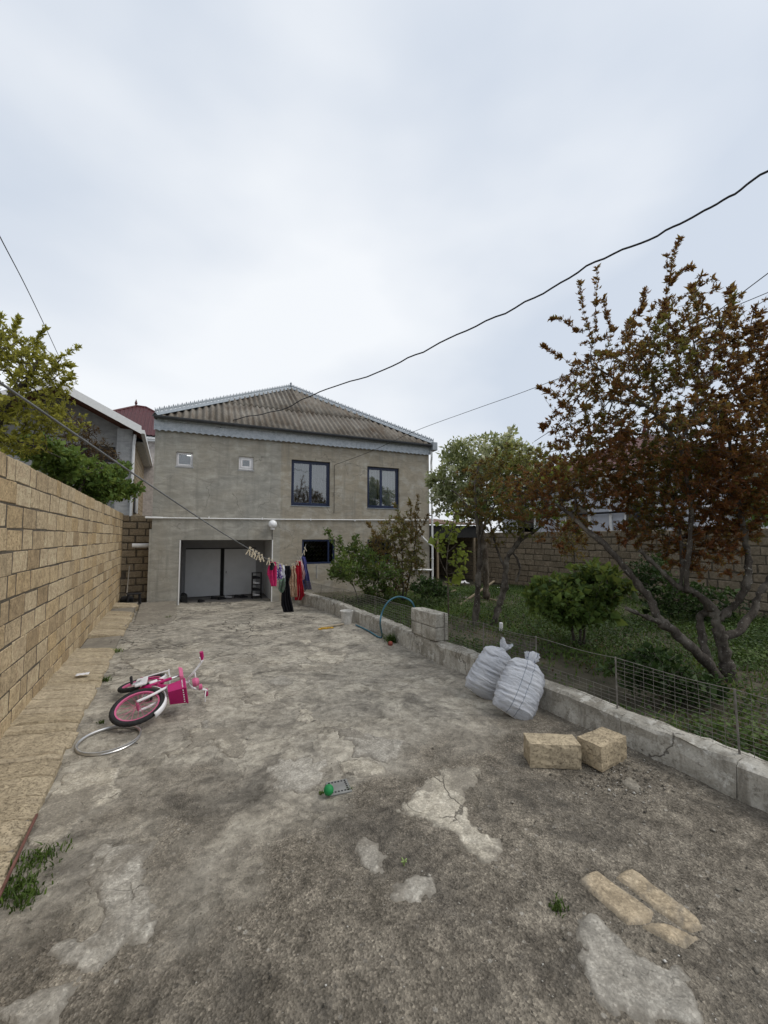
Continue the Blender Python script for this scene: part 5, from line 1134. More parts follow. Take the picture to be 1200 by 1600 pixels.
# ================================================================== LOOSE THINGS IN THE YARD
def rough_block(px, py, rz, dims, label, seed, dx=0, dy=0):
    p = GG(px, py); bm = bmesh.new(); bmesh.ops.create_cube(bm, size=1)
    bmesh.ops.subdivide_edges(bm, edges=bm.edges[:], cuts=5, use_grid_fill=True); q = random.Random(seed)
    for v in bm.verts:
        c = v.co.copy(); e = sum(1 for k in range(3) if abs(abs(c[k])-.5) < 1e-4)
        v.co = Vector((c.x*dims[0], c.y*dims[1], c.z*dims[2]))*(1-.0*e)
        if e >= 2: v.co -= Vector((math.copysign(1, c.x)*(abs(c.x) > .49), math.copysign(1, c.y)*(abs(c.y) > .49), math.copysign(1, c.z)*(abs(c.z) > .49)))*q.uniform(.003, .007)
        v.co += Vector((q.uniform(-1, 1), q.uniform(-1, 1), q.uniform(-1, 1)))*.0022
    me = bpy.data.meshes.new('limestone_block'); bm.to_mesh(me); bm.free()
    o = link('limestone_block', me, M['stone_grey'], label=label, cat='stone block', group='loose limestone blocks on the yard')
    o.location = (p[0]+dx, p[1]+dy, float(gz(p[0], p[1]))+dims[2]/2+.002); o.rotation_euler = (0, 0, rz); return o
# block 1 front face runs between the two pixels along its base
a, b = GG(828, 1201), GG(910, 1205); an = math.atan2(b[1]-a[1], b[0]-a[0]); mid = (a+b)/2; nv = np.array([-math.sin(an), math.cos(an)])
o = rough_block(868, 1203, an, (.39, .19, .185), 'long tan limestone block lying square to the camera on the yard', 1); o.location.x, o.location.y = mid[:2]+nv*.095
a, b = GG(941, 1211), GG(981, 1188); an = math.atan2(b[1]-a[1], b[0]-a[0]); mid = (a+b)/2; nv = np.array([-math.sin(an), math.cos(an)])
L2 = float(np.hypot(*(b-a)[:2])); o = rough_block(960, 1200, an, (max(L2, .24), .2, .19), 'tan limestone block turned corner-on next to the low wall', 2); o.location.x, o.location.y = mid[:2]+nv*.1

# green ball and drain cover
p = GG(515, 1248); ball = MB().lathe([(.0, -.034)]+[(.034*math.cos(a), .034*math.sin(a)) for a in np.linspace(-1.4, 1.4, 13)]+[(.0, .034)], 22).build('ball', M['greenball'], smooth=True, label='small green ball resting on the edge of the drain cover', cat='ball'); ball.location = (p[0], p[1]+.02, p[2]+.046)
dq = GG(529, 1232); dr = empty('drain_cover', (dq[0], dq[1], dq[2]+.002), math.radians(-8), label='grey perforated square drain cover set in the yard behind the green ball', cat='drain cover')
dr_b = MB(); s_ = .078; 
fr = []; 
me = MB().box((-s_, -s_, 0), (s_, s_, .012)).mesh('plate'); link('plate', beveled(me, .006, 2), M['grille'], dr)
for k in range(24):
    side, i = divmod(k, 6); t_ = -.056+.0224*i; px_, py_ = [(t_, -.056), (.056, t_), (-t_, .056), (-.056, -t_)][side]
    MB().lathe([(.0, 0), (.0075, 0), (.0075, .0012), (.0, .0012)], 8, (px_, py_, .0122)).build('hole', M['dark'], dr)
pk = GG(631, 1352); sp_ = empty('seedling', tuple(pk), label='tiny pale green sprout on the bare yard', cat='weed')
for k in range(4):
    a = k*1.7; MB().tube(bez([(0, 0, 0), (.006*math.cos(a), .006*math.sin(a), .02), (.02*math.cos(a), .02*math.sin(a), .028)], 4), [.004]*8+[.001], 5).build('leaf', plain('sprout', (.25, .33, .12), .6), sp_)

# steel wheel rim lying on the ground
rc = GG(171, 1158); RR = .228
rim = empty('wheel_rim', (rc[0], rc[1], rc[2]+.016), 0, label='bare silver bicycle wheel rim lying on the ground in front of the bicycle', cat='wheel rim')
def ringprof(R, prof, n=72):
    V = []; m = len(prof)
    for i in range(n):
        a = 2*math.pi*i/n
        for dr_, z in prof: V.append(((R+dr_)*math.cos(a), (R+dr_)*math.sin(a), z))
    return V, [(i*m+k, ((i+1) % n)*m+k, ((i+1) % n)*m+(k+1) % m, i*m+(k+1) % m) for i in range(n) for k in range(m)]
MB().add(*ringprof(RR, [(-.008, -.006), (.0, -.012), (.008, -.012), (.008, -.009), (.004, -.004), (.004, .004), (.008, .009), (.008, .012), (.0, .012), (-.008, .006)])).build('hoop', M['steel'], rim, smooth=False)
MB().tube([(RR*.62, -RR*.82, -.01), (RR*.70, -RR*.98, -.012)], .003, 5).build('valve', M['black'], rim)
rim.rotation_euler = (math.radians(1.5), math.radians(-1), .3)

# child's bicycle lying on its side
bike = empty('bicycle', (0, 0, 0), label='pink and white child bicycle lying on its side near the left wall', cat='bicycle')
RW = .228
def wheel(c, nm, yaw=0.0):
    w = empty(nm, c); w.parent = bike; w.rotation_euler = (math.radians(90), 0, yaw)
    V, Fc = ringprof(RW-.022, [(.022*math.cos(a), .024*math.sin(a)) for a in np.linspace(0, 2*math.pi, 11)[:-1]], 64)
    V = [tuple(np.array(v)*np.array([1+.012*((i//10) % 2)*(1 if (i % 10) in (9, 0, 1, 2, 8) else 0), 1+.012*((i//10) % 2)*(1 if (i % 10) in (9, 0, 1, 2, 8) else 0), 1])) for i, v in enumerate(V)]
    MB().add(V, Fc).build('tyre', M['rubber'], w)
    MB().add(*ringprof(RW-.052, [(-.004, -.010), (.009, -.013), (.009, .013), (-.004, .010)])).build('rim', M['pink'], w)
    s = MB()
    for k in range(20):
        a = 2*math.pi*k/20; q = .02*(1 if k % 2 else -1); s.tube([(.014*math.cos(a+.5*(1 if k % 4 < 2 else -1)), .018*math.sin(a+.5*(1 if k % 4 < 2 else -1)), q), ((RW-.06)*math.cos(a), (RW-.06)*math.sin(a), 0)], .0017, 4)
    s.build('spokes', M['pink'], w)
    MB().lathe([(.012, -.045), (.012, -.03), (.013, -.026), (.013, .026), (.012, .03), (.012, .045)], 12).build('hub', M['pink'], w)
    return w
WB = .78
wheel((WB, 0, RW), 'front_wheel'); wheel((0, 0, RW), 'rear_wheel')
hx, hz = WB-.14, .52       # head tube
fk = MB()
for s in (-1, 1): fk.tube(bez([(WB, s*.055, RW), (WB-.03, s*.055, RW+.12), (WB-.085, s*.05, RW+.25), (hx+.045, s*.03, .50)], 5), .013, 8)
fk.tube([(hx+.05, 0, .49), (hx, 0, .62)], .018, 10)
fk.bar((hx+.05, -.06, .495), (hx+.05, .06, .495), .03, .03); fk.build('fork', M['whitepaint'], bike, smooth=True)
def mud(c, a0, a1, nm, mat, R=RW+.018, wd=.032):
    V = []; n = 20
    for i in range(n+1):
        a = a0+(a1-a0)*i/n
        for y, dr_ in ((-wd, -.012), (-wd*.6, .002), (wd*.6, .002), (wd, -.012)): V.append((c[0]+(R+dr_)*math.cos(a), y, c[2]+(R+dr_)*math.sin(a)))
    o = MB().add(V, [(4*i+k, 4*i+4+k, 4*i+5+k, 4*i+k+1) for i in range(n) for k in range(3)]).build(nm, mat, bike, smooth=True); sm = o.modifiers.new('t', 'SOLIDIFY'); sm.thickness = .003
mud((WB, 0, RW), math.radians(35), math.radians(150), 'mudguard', M['whitepaint']); mud((0, 0, RW), math.radians(20), math.radians(165), 'mudguard', M['whitepaint'])
fm = MB(); fm.tube(bez([(hx, 0, .50), (hx-.2, 0, .36), (.34, 0, .27), (.30, 0, .24)], 5), .02, 10); fm.tube([(hx+.01, 0, .54), (.40, 0, .40), (.24, 0, .40)], .016, 8); fm.tube([(.30, 0, .22), (.20, 0, .52)], .016, 8)
for s in (-1, 1): fm.tube([(.30, s*.03, .24), (0, s*.06, RW)], .010, 6); fm.tube([(.23, s*.02, .44), (0, s*.06, RW)], .009, 6)
fm.build('frame', M['magenta'], bike, smooth=True)
MB().tube([(.20, 0, .52), (.18, 0, .60)], .012, 8).build('seat_post', M['steel'], bike)
sd2 = MB(); V = []; prof = [(-.13, .075), (-.08, .085), (0, .07), (.06, .04), (.13, .022)]
for x, w in prof: V += [(.17+x, -w, .60), (.17+x, -w*.7, .64), (.17+x, w*.7, .64), (.17+x, w, .60)]
sd2.add(V, [(4*i+k, 4*i+4+k, 4*i+4+(k+1) % 4, 4*i+(k+1) % 4) for i in range(4) for k in range(4)]+[(0, 1, 2, 3), (16, 19, 18, 17)]); link('saddle', beveled(sd2.mesh('saddle'), .01, 2), M['pink'], bike)
hb = MB(); hb.tube(bez([(hx-.05, -.24, .83), (hx-.03, -.19, .83), (hx+.01, -.10, .73), (hx, -.04, .68), (hx, .04, .68), (hx+.01, .10, .73), (hx-.03, .19, .83), (hx-.05, .24, .83)], 5), .011, 8); hb.tube([(hx, 0, .60), (hx, 0, .69)], .014, 8); hb.tube([(hx+.005, -.11, .745), (hx+.005, .11, .745)], .008, 6); hb.build('handlebar', M['whitepaint'], bike, smooth=True)
for s in (-1, 1):
    MB().tube([(hx-.04, s*.195, .83), (hx-.055, s*.275, .83)], .019, 10).build('grip', M['magenta'], bike); MB().tube([(hx-.02, s*.19, .825), (hx+.03, s*.22, .81), (hx+.035, s*.28, .805)], .006, 6).build('brake_lever', M['whitepaint'], bike)
# basket in front of the head tube
bk = MB(); x0, x1, w0, w1, z0, z1 = hx+.05, hx+.19, .075, .092, .49, .645
V = [(x0, -w0, z0), (x1-.03, -w0, z0), (x1-.03, w0, z0), (x0, w0, z0), (x0, -w1, z1), (x1, -w1, z1), (x1, w1, z1), (x0, w1, z1)]
bk.add(V, [(0, 3, 2, 1), (0, 1, 5, 4), (1, 2, 6, 5), (2, 3, 7, 6), (3, 0, 4, 7)]); bo = bk.build('basket', M['magenta'], bike); sm = bo.modifiers.new('t', 'SOLIDIFY'); sm.thickness = .005
MB().tube([V[4], V[5], V[6], V[7]], .008, 6, closed=True).build('basket_rim', M['magenta'], bo)
hs = MB()
for i in range(6): hs.box((x0+.015+i*.02, -w1-.004, z1-.03), (x0+.023+i*.02, -w1-.001, z1-.02)); hs.box((x1-.004, -.075+i*.027, z1-.03), (x1+.004, -.066+i*.027, z1-.02))
hs.build('slots', M['whitepaint'], bo)
MB().lathe([(.0, -.02), (.028, -.015), (.03, .015), (.0, .02)], 12, (hx+.02, .09, .78)).build('bell', M['pink'], bike)
MB().lathe([(.0, -.03), (.04, -.03), (.045, .0), (.03, .03), (.0, .035)], 14, (hx+.06, -.02, .74)).build('toy_ornament', M['pink'], bike)
cw_ = MB(); cw_.tube([(.30, -.09, .24), (.30, .09, .24)], .01, 8); cw_.bar((.30, -.08, .24), (.38, -.08, .17), .018, .01); cw_.bar((.30, .08, .24), (.22, .08, .31), .018, .01); cr_ = cw_.build('crank', M['steel'], bike)
for s, x, z in ((-1, .38, .17), (1, .22, .31)): MB().box((x-.04, min(s*.09, s*.16), z-.01), (x+.04, max(s*.09, s*.16), z+.01)).build('pedal', M['rubber'], bike)
cg = MB().box((.06, -.07, .19), (.40, -.045, .30)); link('chain_guard', beveled(cg.mesh('chain_guard'), .02, 2), M['whitepaint'], bike)
rk = MB()
for s in (-1, 1): rk.tube([(.19, s*.05, .50), (-.12, s*.05, .50), (-.14, 0, .50)], .006, 6); rk.tube([(0, s*.055, RW), (-.05, s*.05, .50)], .006, 6)
rk.build('rear_rack', M['whitepaint'], bike)
# pose: right side of the bicycle faces up and to the camera, bike-up points right and away
rg = np.array([CR[0], CR[1], 0]); aw = np.array([CF[0], CF[1], 0])/np.hypot(CF[0], CF[1]); upv = np.array([0, 0, 1.])
def onb(t_, f_):          # columns: forward, left, up from an up direction and a rough forward
    t_ = t_/np.linalg.norm(t_); f_ = f_-t_*(f_ @ t_); f_ /= np.linalg.norm(f_); y_ = np.cross(t_, f_)
    return Matrix(((f_[0], y_[0], t_[0]), (f_[1], y_[1], t_[1]), (f_[2], y_[2], t_[2])))
tU = .86*rg+.46*aw+.15*upv
Rf = onb(tU, .33*rg-.85*aw-.36*upv); Rr = onb(tU, .405*rg-.886*aw+.10*upv)
piv = Vector((hx, 0, .55)); FRONT = ('front_wheel', 'fork', 'handlebar', 'grip', 'brake_lever', 'basket', 'bell', 'toy_ornament'); seen_mud = False
for ch in list(bike.children):
    nm = ch.name.split('.')[0]; fr_ = nm in FRONT
    if nm == 'mudguard' and not seen_mud: fr_ = True; seen_mud = True
    Mm = Matrix.Translation(Rr @ piv) @ (Rf if fr_ else Rr).to_4x4() @ Matrix.Translation(-piv)
    ch.matrix_local = Mm @ ch.matrix_basis
Rm = Matrix.Identity(3); bpy.context.view_layer.update()
dg = bpy.context.evaluated_depsgraph_get(); mz = 1e9
for ch in [c for c in bike.children_recursive if c.type == 'MESH']:
    Mw = ch.matrix_world; mz = min(mz, min((Mw @ Vector(c)).z for c in ch.bound_box) if len(ch.data.vertices) < 9 else min((Mw @ v.co).z for v in ch.data.vertices))
fw_ = Rr @ piv+Rf @ (Vector((WB, 0, RW))-piv); zc_ = float(fw_.z)-mz
pw = G(215, 1106, zc_+.0); gzb = float(gz(pw[0], pw[1]))
bike.location = (pw[0]-fw_.x, pw[1]-fw_.y, -mz+gzb+.004)

# ---- two filled woven sacks
def mat_sack(name, stripes):
    t = NT(name); v = t.mapv(t.obj(), (1, 1, 1)); sep = t.n('ShaderNodeSeparateXYZ', Vector=t.obj())
    n1 = t.noise(5., 5, .6); n2 = t.noise(16., 5, .65, t.mapv(t.obj(), (.55, .55, 2.6)), 1.2); wv = t.n('ShaderNodeTexWave', dict(wave_type='BANDS', bands_direction='Z'), Vector=t.obj(), Scale=95., Distortion=1.).outputs['Fac']
    col = t.mix(t.ramp(n1, (.35, 0.), (.7, 1.)), (.52, .54, .585), (.66, .67, .70)); col = t.mix(t.ramp(n2, (.56, 0.), (.70, .45)), col, (.36, .36, .37))
    if stripes:
        for c in (-.035, .045):
            m_ = t.math('LESS_THAN', t.math('ABSOLUTE', t.math('SUBTRACT', t.attr('su'), c)), .0034); col = t.mix(t.math('MULTIPLY', m_, .7), col, (.10, .14, .20))
    h = t.math('ADD', t.math('MULTIPLY', n2, 1.), t.math('MULTIPLY', wv, .05)); t.bsdf(col, .62, t.bump(h, .9, .03), spec=.3); return t.m
def sack(base, top, w, th, label, seed, stripes, face):
    base = Vector(base); top = Vector(top); ax_ = (top-base).normalized(); L = (top-base).length; e1 = Vector(face).normalized(); e1 = (e1-ax_*e1.dot(ax_)).normalized(); e2 = ax_.cross(e1); q = random.Random(seed)
    Mx = Matrix(((e1.x, e2.x, ax_.x), (e1.y, e2.y, ax_.y), (e1.z, e2.z, ax_.z))).to_4x4()
    n, m = 72, 90; V = []; su = []
    for i in range(m+1):
        s = i/m; z = L*s
        if s < .12: k = s/.12; ww, tt = w*(.88+.12*k**.6), th*(.06+.80*k**.6)
        elif s < .66: k = (s-.12)/.54; ww = w*(1+.05*math.sin(math.pi*k)); tt = th*(.86+.16*math.sin(math.pi*k))
        elif s < .85: k = (s-.66)/.19; f = max(0., 1-k**2.0)**.6; ww = w*(.15+.85*f); tt = th*(.2+.68*f)
        elif s < .875: ww, tt = w*.15, th*.2
        else: k = (s-.875)/.125; ww = w*(.15+.24*k**.8); tt = th*(.2+.16*math.sin(k*2.6))
        for j in range(n):
            a = 2*math.pi*j/n; c, sn = math.cos(a), math.sin(a); x = ww/2*math.copysign(abs(c)**.75, c); y = tt/2*math.copysign(abs(sn)**.85, sn)
            wr = float(fbm(np.array(z*38+seed*3+.9*math.sin(a*2)), np.array(a*.9+seed), 4))*.024*(1 if .03 < s < .9 else .3)
            if s > .72: wr += .010*math.sin(a*11+seed)*min(1, (s-.72)/.1)*(1 if s < .85 else .9)
            rr = math.hypot(x, y)+1e-6; f = 1+wr/rr*(rr/(rr+.02)); zz = z+.012*float(fbm(np.array(a*2.+seed), np.array(s*6), 2))
            if s > .88: zz += .03*math.sin(a*2+seed)*(s-.88)/.12
            V.append((x*f, y*f, zz)); su.append(x if sn > 0 else 9.)
    Fc = [(i*n+j, i*n+(j+1) % n, (i+1)*n+(j+1) % n, (i+1)*n+j) for i in range(m) for j in range(n)]
    root = empty('sack', tuple(base), label=label, cat='sack', group='filled sacks leaning on the low wall')
    me = npmesh('bag', V, Fc, True); attr(me, 'su', su); o = link('bag', me, mat_sack('woven_sack_striped' if stripes else 'woven_sack', stripes), root); root.matrix_basis = Matrix.Translation(base) @ Mx
    MB().tube([(w*.082*math.cos(a), th*.112*math.sin(a), L*.862) for a in np.linspace(0, 2*math.pi, 14)[:-1]], .006, 6, closed=True).build('tie_string', M['white'], root)
    bw = [(-w*.34, 0, .004), (w*.34, 0, .004)]; MB().bar(bw[0], bw[1], .012, .012).build('bottom_seam', M['white'], root)
    return root
toC = Vector((0, -.0, 0))
pB = GG(793, 1123); pT = PL(826, 1026, (3.42, 0, 0), (1, -.1, 0))
fc_ = lambda p: Vector((-(CAMH)*0+CR[0], CR[1], 0))
sack(pB+np.array([.03, .0, .03]), PL(832, 1023, (3.44, 0, 0), (1, 0, 0)), .40, .28, 'right-hand white sack with two blue stripes leaning on the low wall', 4, True, (-CR[0], -CR[1], .22))
pA = GG(745, 1092); sack(pA+np.array([.03, .02, .03]), PL(792, 1004, (3.42, 0, 0), (1, 0, 0)), .37, .26, 'left-hand plain white sack leaning on the low wall', 7, False, (-CR[0], -CR[1], .22))

# ---- bucket, stick, hose
pb = GG(543, 975); bucket = empty('bucket', (pb[0], pb[1]+.05, pb[2]), label='dirty white plastic bucket standing against the low wall', cat='bucket')
dirty = NT('dirty_white_bucket'); nn_ = dirty.noise(14, 5, .7); dirty.bsdf(dirty.ramp(nn_, (.42, (.46, .45, .42)), (.6, (.62, .61, .58)), (.68, (.25, .23, .19))), .6)
MB().lathe([(.0, 0), (.10, 0), (.122, .235), (.135, .237), (.137, .262), (.118, .264), (.112, .23), (.092, .02), (.0, .02)], 28).build('body', dirty.m, bucket, smooth=False)
MB().lathe([(.124, .205), (.128, .208), (.124, .212)], 28).build('rib', dirty.m, bucket)
p0, p1 = GG(500, 982), GG(537, 977); MB().bar((*p0[:2], p0[2]+.02), (*p1[:2], p1[2]+.03), .05, .022).build('wooden_lath', plain('pale_lath', (.42, .36, .27), .85), label='thin pale wooden lath lying beside the bucket', cat='plank')
pz = GG(507, 983); yr = MB(); 
for k in range(5): yr.box((pz[0]-.12+k*.06, pz[1]-.04+.02*(k % 2), pz[2]+.006), (pz[0]-.065+k*.06, pz[1]+.03+.015*(k % 3), pz[2]+.02+.008*(k % 2)))
yr.build('yellow_rag', plain('yellow_cloth', (.45, .27, .04), .9, var=.35, bump=.4), label='crumpled yellow rag at the end of the wooden lath', cat='rag')
hp = [GG(556, 978)+[0, 0, .02], GG(575, 987)+[0, 0, .02], GG(591, 997)+[0, 0, .02], GG(597, 998)+[0, 0, .05], PL(594, 975, (3.33, 0, 0), (1, .05, 0)), PL(597, 957, (3.37, 0, 0), (1, .05, 0)), PL(606, 941, (3.46, 0, 0), (1, .05, 0)), PL(619, 933, (3.6, 0, 0), (1, .05, 0)), PL(632, 934, (3.7, 0, 0), (1, .05, 0)), PL(645, 943, (3.8, 0, 0), (1, .05, 0)), PL(652, 970, (3.95, 0, 0), (1, .05, 0))]
hose = MB().tube([tuple(q) for q in bez(hp, 8)], .014, 8).build('garden_hose', M['hose'], smooth=True, label='blue hose looping over the low wall into the garden', cat='hose')
pr = GG(610, 1008); MB().lathe([(.0, 0), (.035, .0), (.04, .03), (.03, .055), (.0, .06)], 14, tuple(pr)).build('red_cup', plain('dull_red', (.24, .06, .045), .7), label='small dull red cup on the ground below the weed', cat='cup')
def scrap(px, py, sz, seed, label, mat, z=None, name='paper_scrap', cat='litter'):
    p = GG(px, py) if z is None else G(px, py, z); q = np.random.default_rng(seed); n = 9; V = []
    for i in range(n):
        for j in range(n):
            x, y = (i/(n-1)-.5)*sz[0], (j/(n-1)-.5)*sz[1]; V.append((p[0]+x, p[1]+y, p[2]+.012+sz[2]*abs(float(fbm(np.array(x*9/sz[0]*.5+seed), np.array(y*9/sz[1]*.5), 3)))))
    o = link(name, npmesh(name, V, [(i*n+j, (i+1)*n+j, (i+1)*n+j+1, i*n+j+1) for i in range(n-1) for j in range(n-1)], False), mat, label=label, cat=cat)
    sm = o.modifiers.new('t', 'SOLIDIFY'); sm.thickness = .002; return o
scrap(129, 1055, (.13, .09, .02), 1, 'white scrap of paper on the footing beside the left wall', M['whitepaint'], z=.10)
scrap(721, 912, (.5, .35, .22), 2, 'crumpled white plastic bag lying at the back of the garden', M['whitepaint'], z=.03, name='plastic_bag', cat='plastic bag')
scrap(786, 919, (.5, .2, .06), 3, 'small pale scrap lying by the garden wall behind the trunks', M['whitepaint'], z=.03)
scrap(727, 934, (.35, .35, .05), 5, 'flat broken pale tile lying in the grass', M['patch_grey'], z=.03, name='broken_tile', cat='tile')
for k, (a_, b_, lb) in enumerate([((718, 945), (772, 908), 'grey pole leaning on the ground near the garden wall'), ((750, 933), (775, 938), 'pale board lying in the grass behind the crooked tree'), ((690, 930), (712, 922), 'short board lying beside the downpipe')]):
    q0, q1 = G(*a_, .06), G(*b_, .12 if k else .45); MB().bar(tuple(q0), tuple(q1), .05, .03).build('plank', M['wood'], label=lb, cat='plank')
# can by the trunk
pc = G(783, 985, .05); MB().lathe([(.0, 0), (.035, 0), (.035, .13), (.03, .14), (.0, .14)], 12, tuple(pc)).build('can', M['whitepaint'], label='small white can standing in the grass by the crooked trunk', cat='can')
# things in the passage
st = empty('stool', (-.82, 12.9, -.03), .2, label='small dark stool in the narrow passage beside the house', cat='stool')
link('seat', beveled(MB().box((-.17, -.14, .27), (.17, .14, .30)).mesh('seat'), .01, 1), M['black'], st)
for x in (-.13, .13):
    for y in (-.1, .1): MB().bar((x*1.15, y*1.1, 0), (x, y, .272), .03, .03).build('leg', M['black'], st)
MB().tube([(-1.03, 13.35, -.05), (-1.0, 13.6, .95)], .014, 7).build('pole', plain('pale_pole', (.38, .35, .30), .8), label='thin pale pole leaning in the passage behind the stool', cat='pole')
jg = MB(); jg.lathe([(.0, 0), (.15, .0), (.16, .16), (.12, .22), (.0, .23)], 16, (-1.0, 13.2, -.06)).build('basin', M['rubber'], label='dark basin on the ground behind the stool', cat='basin')

# ---- garage contents
rackp = HW(2.98, .95, -.2); rack = empty('shoe_rack', tuple(rackp), HA, label='black four-tier shoe rack inside the garage by the right wall', cat='shoe rack')
for x in (-.14, .14):
    for y in (-.11, .11): MB().tube([(x, y, 0), (x, y, .82)], .012, 6).build('post', M['black'], rack)
for z in (.06, .25, .44, .63, .81): MB().box((-.15, -.12, z-.008), (.15, .12, z+.008)).build('shelf', M['black'], rack)
def shoe(pos, rz, mat, label, L=.25):
    prof = [(-.5, .30, .30), (-.38, .36, .34), (-.1, .32, .30), (.15, .36, .20), (.38, .36, .15), (.5, .18, .10)]; V = []
    for s, w, h in prof: V += [(s*L, -w*L*.5, 0), (s*L, -w*L*.42, h*L*.8), (s*L, 0, h*L), (s*L, w*L*.42, h*L*.8), (s*L, w*L*.5, 0)]
    e = empty('shoe', pos, rz, label=label, cat='shoe', group='shoes left in the garage')
    me = MB().add(V, [(5*i+k, 5*i+5+k, 5*i+5+(k+1) % 5, 5*i+(k+1) % 5) for i in range(5) for k in range(5)]+[(0, 1, 2, 3, 4), (25, 29, 28, 27, 26)]).mesh('upper'); link('upper', beveled(me, .008, 2), mat, e)
    MB().box((-.5*L, -.19*L, -.012), (.48*L, .19*L, .003)).build('sole', M['rubber'], e)
shoe(tuple(HW(1.35, .75, -.185)), .9, M['black'], 'single black shoe on the garage floor left of the others'); shoe(tuple(HW(1.75, 1.3, -.185)), -.4, M['rubber'], 'dark shoe by the gap between the garage doors')
shoe(tuple(HW(1.95, 1.1, -.185)), .5, M['black'], 'black shoe in the middle of the garage floor'); shoe(tuple(HW(2.15, 1.25, -.185)), .2, plain('grey_white_shoe', (.3, .3, .31), .7), 'grey and white shoe on the garage floor')
shoe(tuple(HW(2.45, 1.3, -.185)), -.2, M['rubber'], 'dark shoe on the floor left of the shoe rack'); shoe(tuple(HW(2.62, 1.2, -.185)), .4, M['black'], 'black shoe touching the left side of the shoe rack')
wsh = plain('white_shoe', (.62, .61, .6), .6)
for z, m_, lb in ((.08, wsh, 'white shoe on the lowest shelf of the shoe rack'), (.27, M['rubber'], 'dark shoe on the second lowest shelf of the shoe rack'), (.46, wsh, 'white shoe on the middle shelf of the shoe rack'), (.65, M['black'], 'dark shoe on the upper shelf of the shoe rack')):
    shoe(tuple(HW(2.97, .93, -.2+z)), HA+.15, m_, lb, .23)
shoe(tuple(HW(.86, .9, .02)), 1.2, M['black'], 'black shoe on the box at the left side of the garage'); link('box', beveled(MB().box((-.08, -.2, 0), (.1, .2, .2)).mesh('box'), .01), M['dark'], label='small dark box against the left wall of the garage', cat='box').location = tuple(HW(.86, .9, -.195))

# ================================================================== WASHING LINE
RP = [(-120, 520), (0, 598), (130, 687), (260, 775), (340, 828), (388, 857), (410, 870), (425, 877), (440, 883), (452, 884.5), (462, 880), (470, 872), (475, 862), (478, 850)]
iz0, iz1 = 1/2.3, 1/12.95
def rdep(px): return 1/(iz0+(iz1-iz0)*px/478)
rope = bez([DP(x, y, rdep(x)) for x, y in RP], 6)
MB().tube([tuple(p) for p in rope], .0075, 6).build('washing_line', M['rope'], smooth=True, label='grey rope strung from the left to the barred basement window', cat='rope')
rx = np.linspace(0, 1, len(rope)); 
def onrope(px):
    best = min(rope, key=lambda p: abs((600+FPX*((p-C0) @ CR)/((p-C0) @ CF))-px)); return best
def ropept(px):
    xs = [600+FPX*((p-C0) @ CR)/((p-C0) @ CF) for p in rope]; i = np.searchsorted(xs, px); i = min(max(i, 1), len(rope)-1); t = (px-xs[i-1])/(xs[i]-xs[i-1]+1e-9); return rope[i-1]*(1-t)+rope[i]*t
def peg(px, lean, label):
    p = ropept(px); e = empty('clothes_peg', tuple(p), -YAW, label=label, cat='clothes peg', group='pegs on the washing line')
    for s in (-1, 1):
        MB().bar((s*.010, 0, .035), (s*.004, s*.002, .0), .011, .014).bar((s*.004, 0, .0), (s*(.012+.016), 0, -.085), .013, .014).build('prong', M['peg'], e)
    MB().lathe([(.006, -.012), (.006, .012)], 8, (0, 0, .004), (0, 1, 0)).build('spring', M['steel'], e)
    e.rotation_euler = (0, lean, -YAW); e.scale = (1.2, 1.2, 1.2)
for k, (x, l) in enumerate([(390, .3), (395, -.2), (399, .5), (404, .1), (409, -.1)]): peg(x, l, 'pale wooden peg on the empty left stretch of the rope, %s from the left' % ['first', 'second', 'third', 'fourth', 'fifth'][k])
for x, l, w in [(420, .1, 'the small pink jacket'), (425, -.3, 'the black cuff of the pink jacket'), (434, .2, 'the purple top'), (440, -.1, 'the grey green bag'), (447, .1, 'the black trousers'), (456, .3, 'the tan top'), (459, -.2, 'the tan and red clothes'), (465, .1, 'the red trousers'), (470, .0, 'the pale pink top'), (475, .2, 'the blue skirt'), (476.5, -.2, 'the blue skirt top end')]:
    peg(x, l, 'pale wooden peg holding '+w)
def cloth_mat(name, c, rough=.9, pat=None):
    t = NT(name); n1 = t.noise(8, 4); c = np.array(c); col = t.ramp(n1, (.3, tuple(c*.75)), (.7, tuple(np.minimum(c*1.2, .9))))
    if pat is not None: col = t.mix(t.ramp(t.noise(26, 2), (.5, 0.), (.56, 1.)), col, pat)
    t.bsdf(col, rough, t.bump(t.noise(160, 3), .25, .003), spec=.15); return t.m
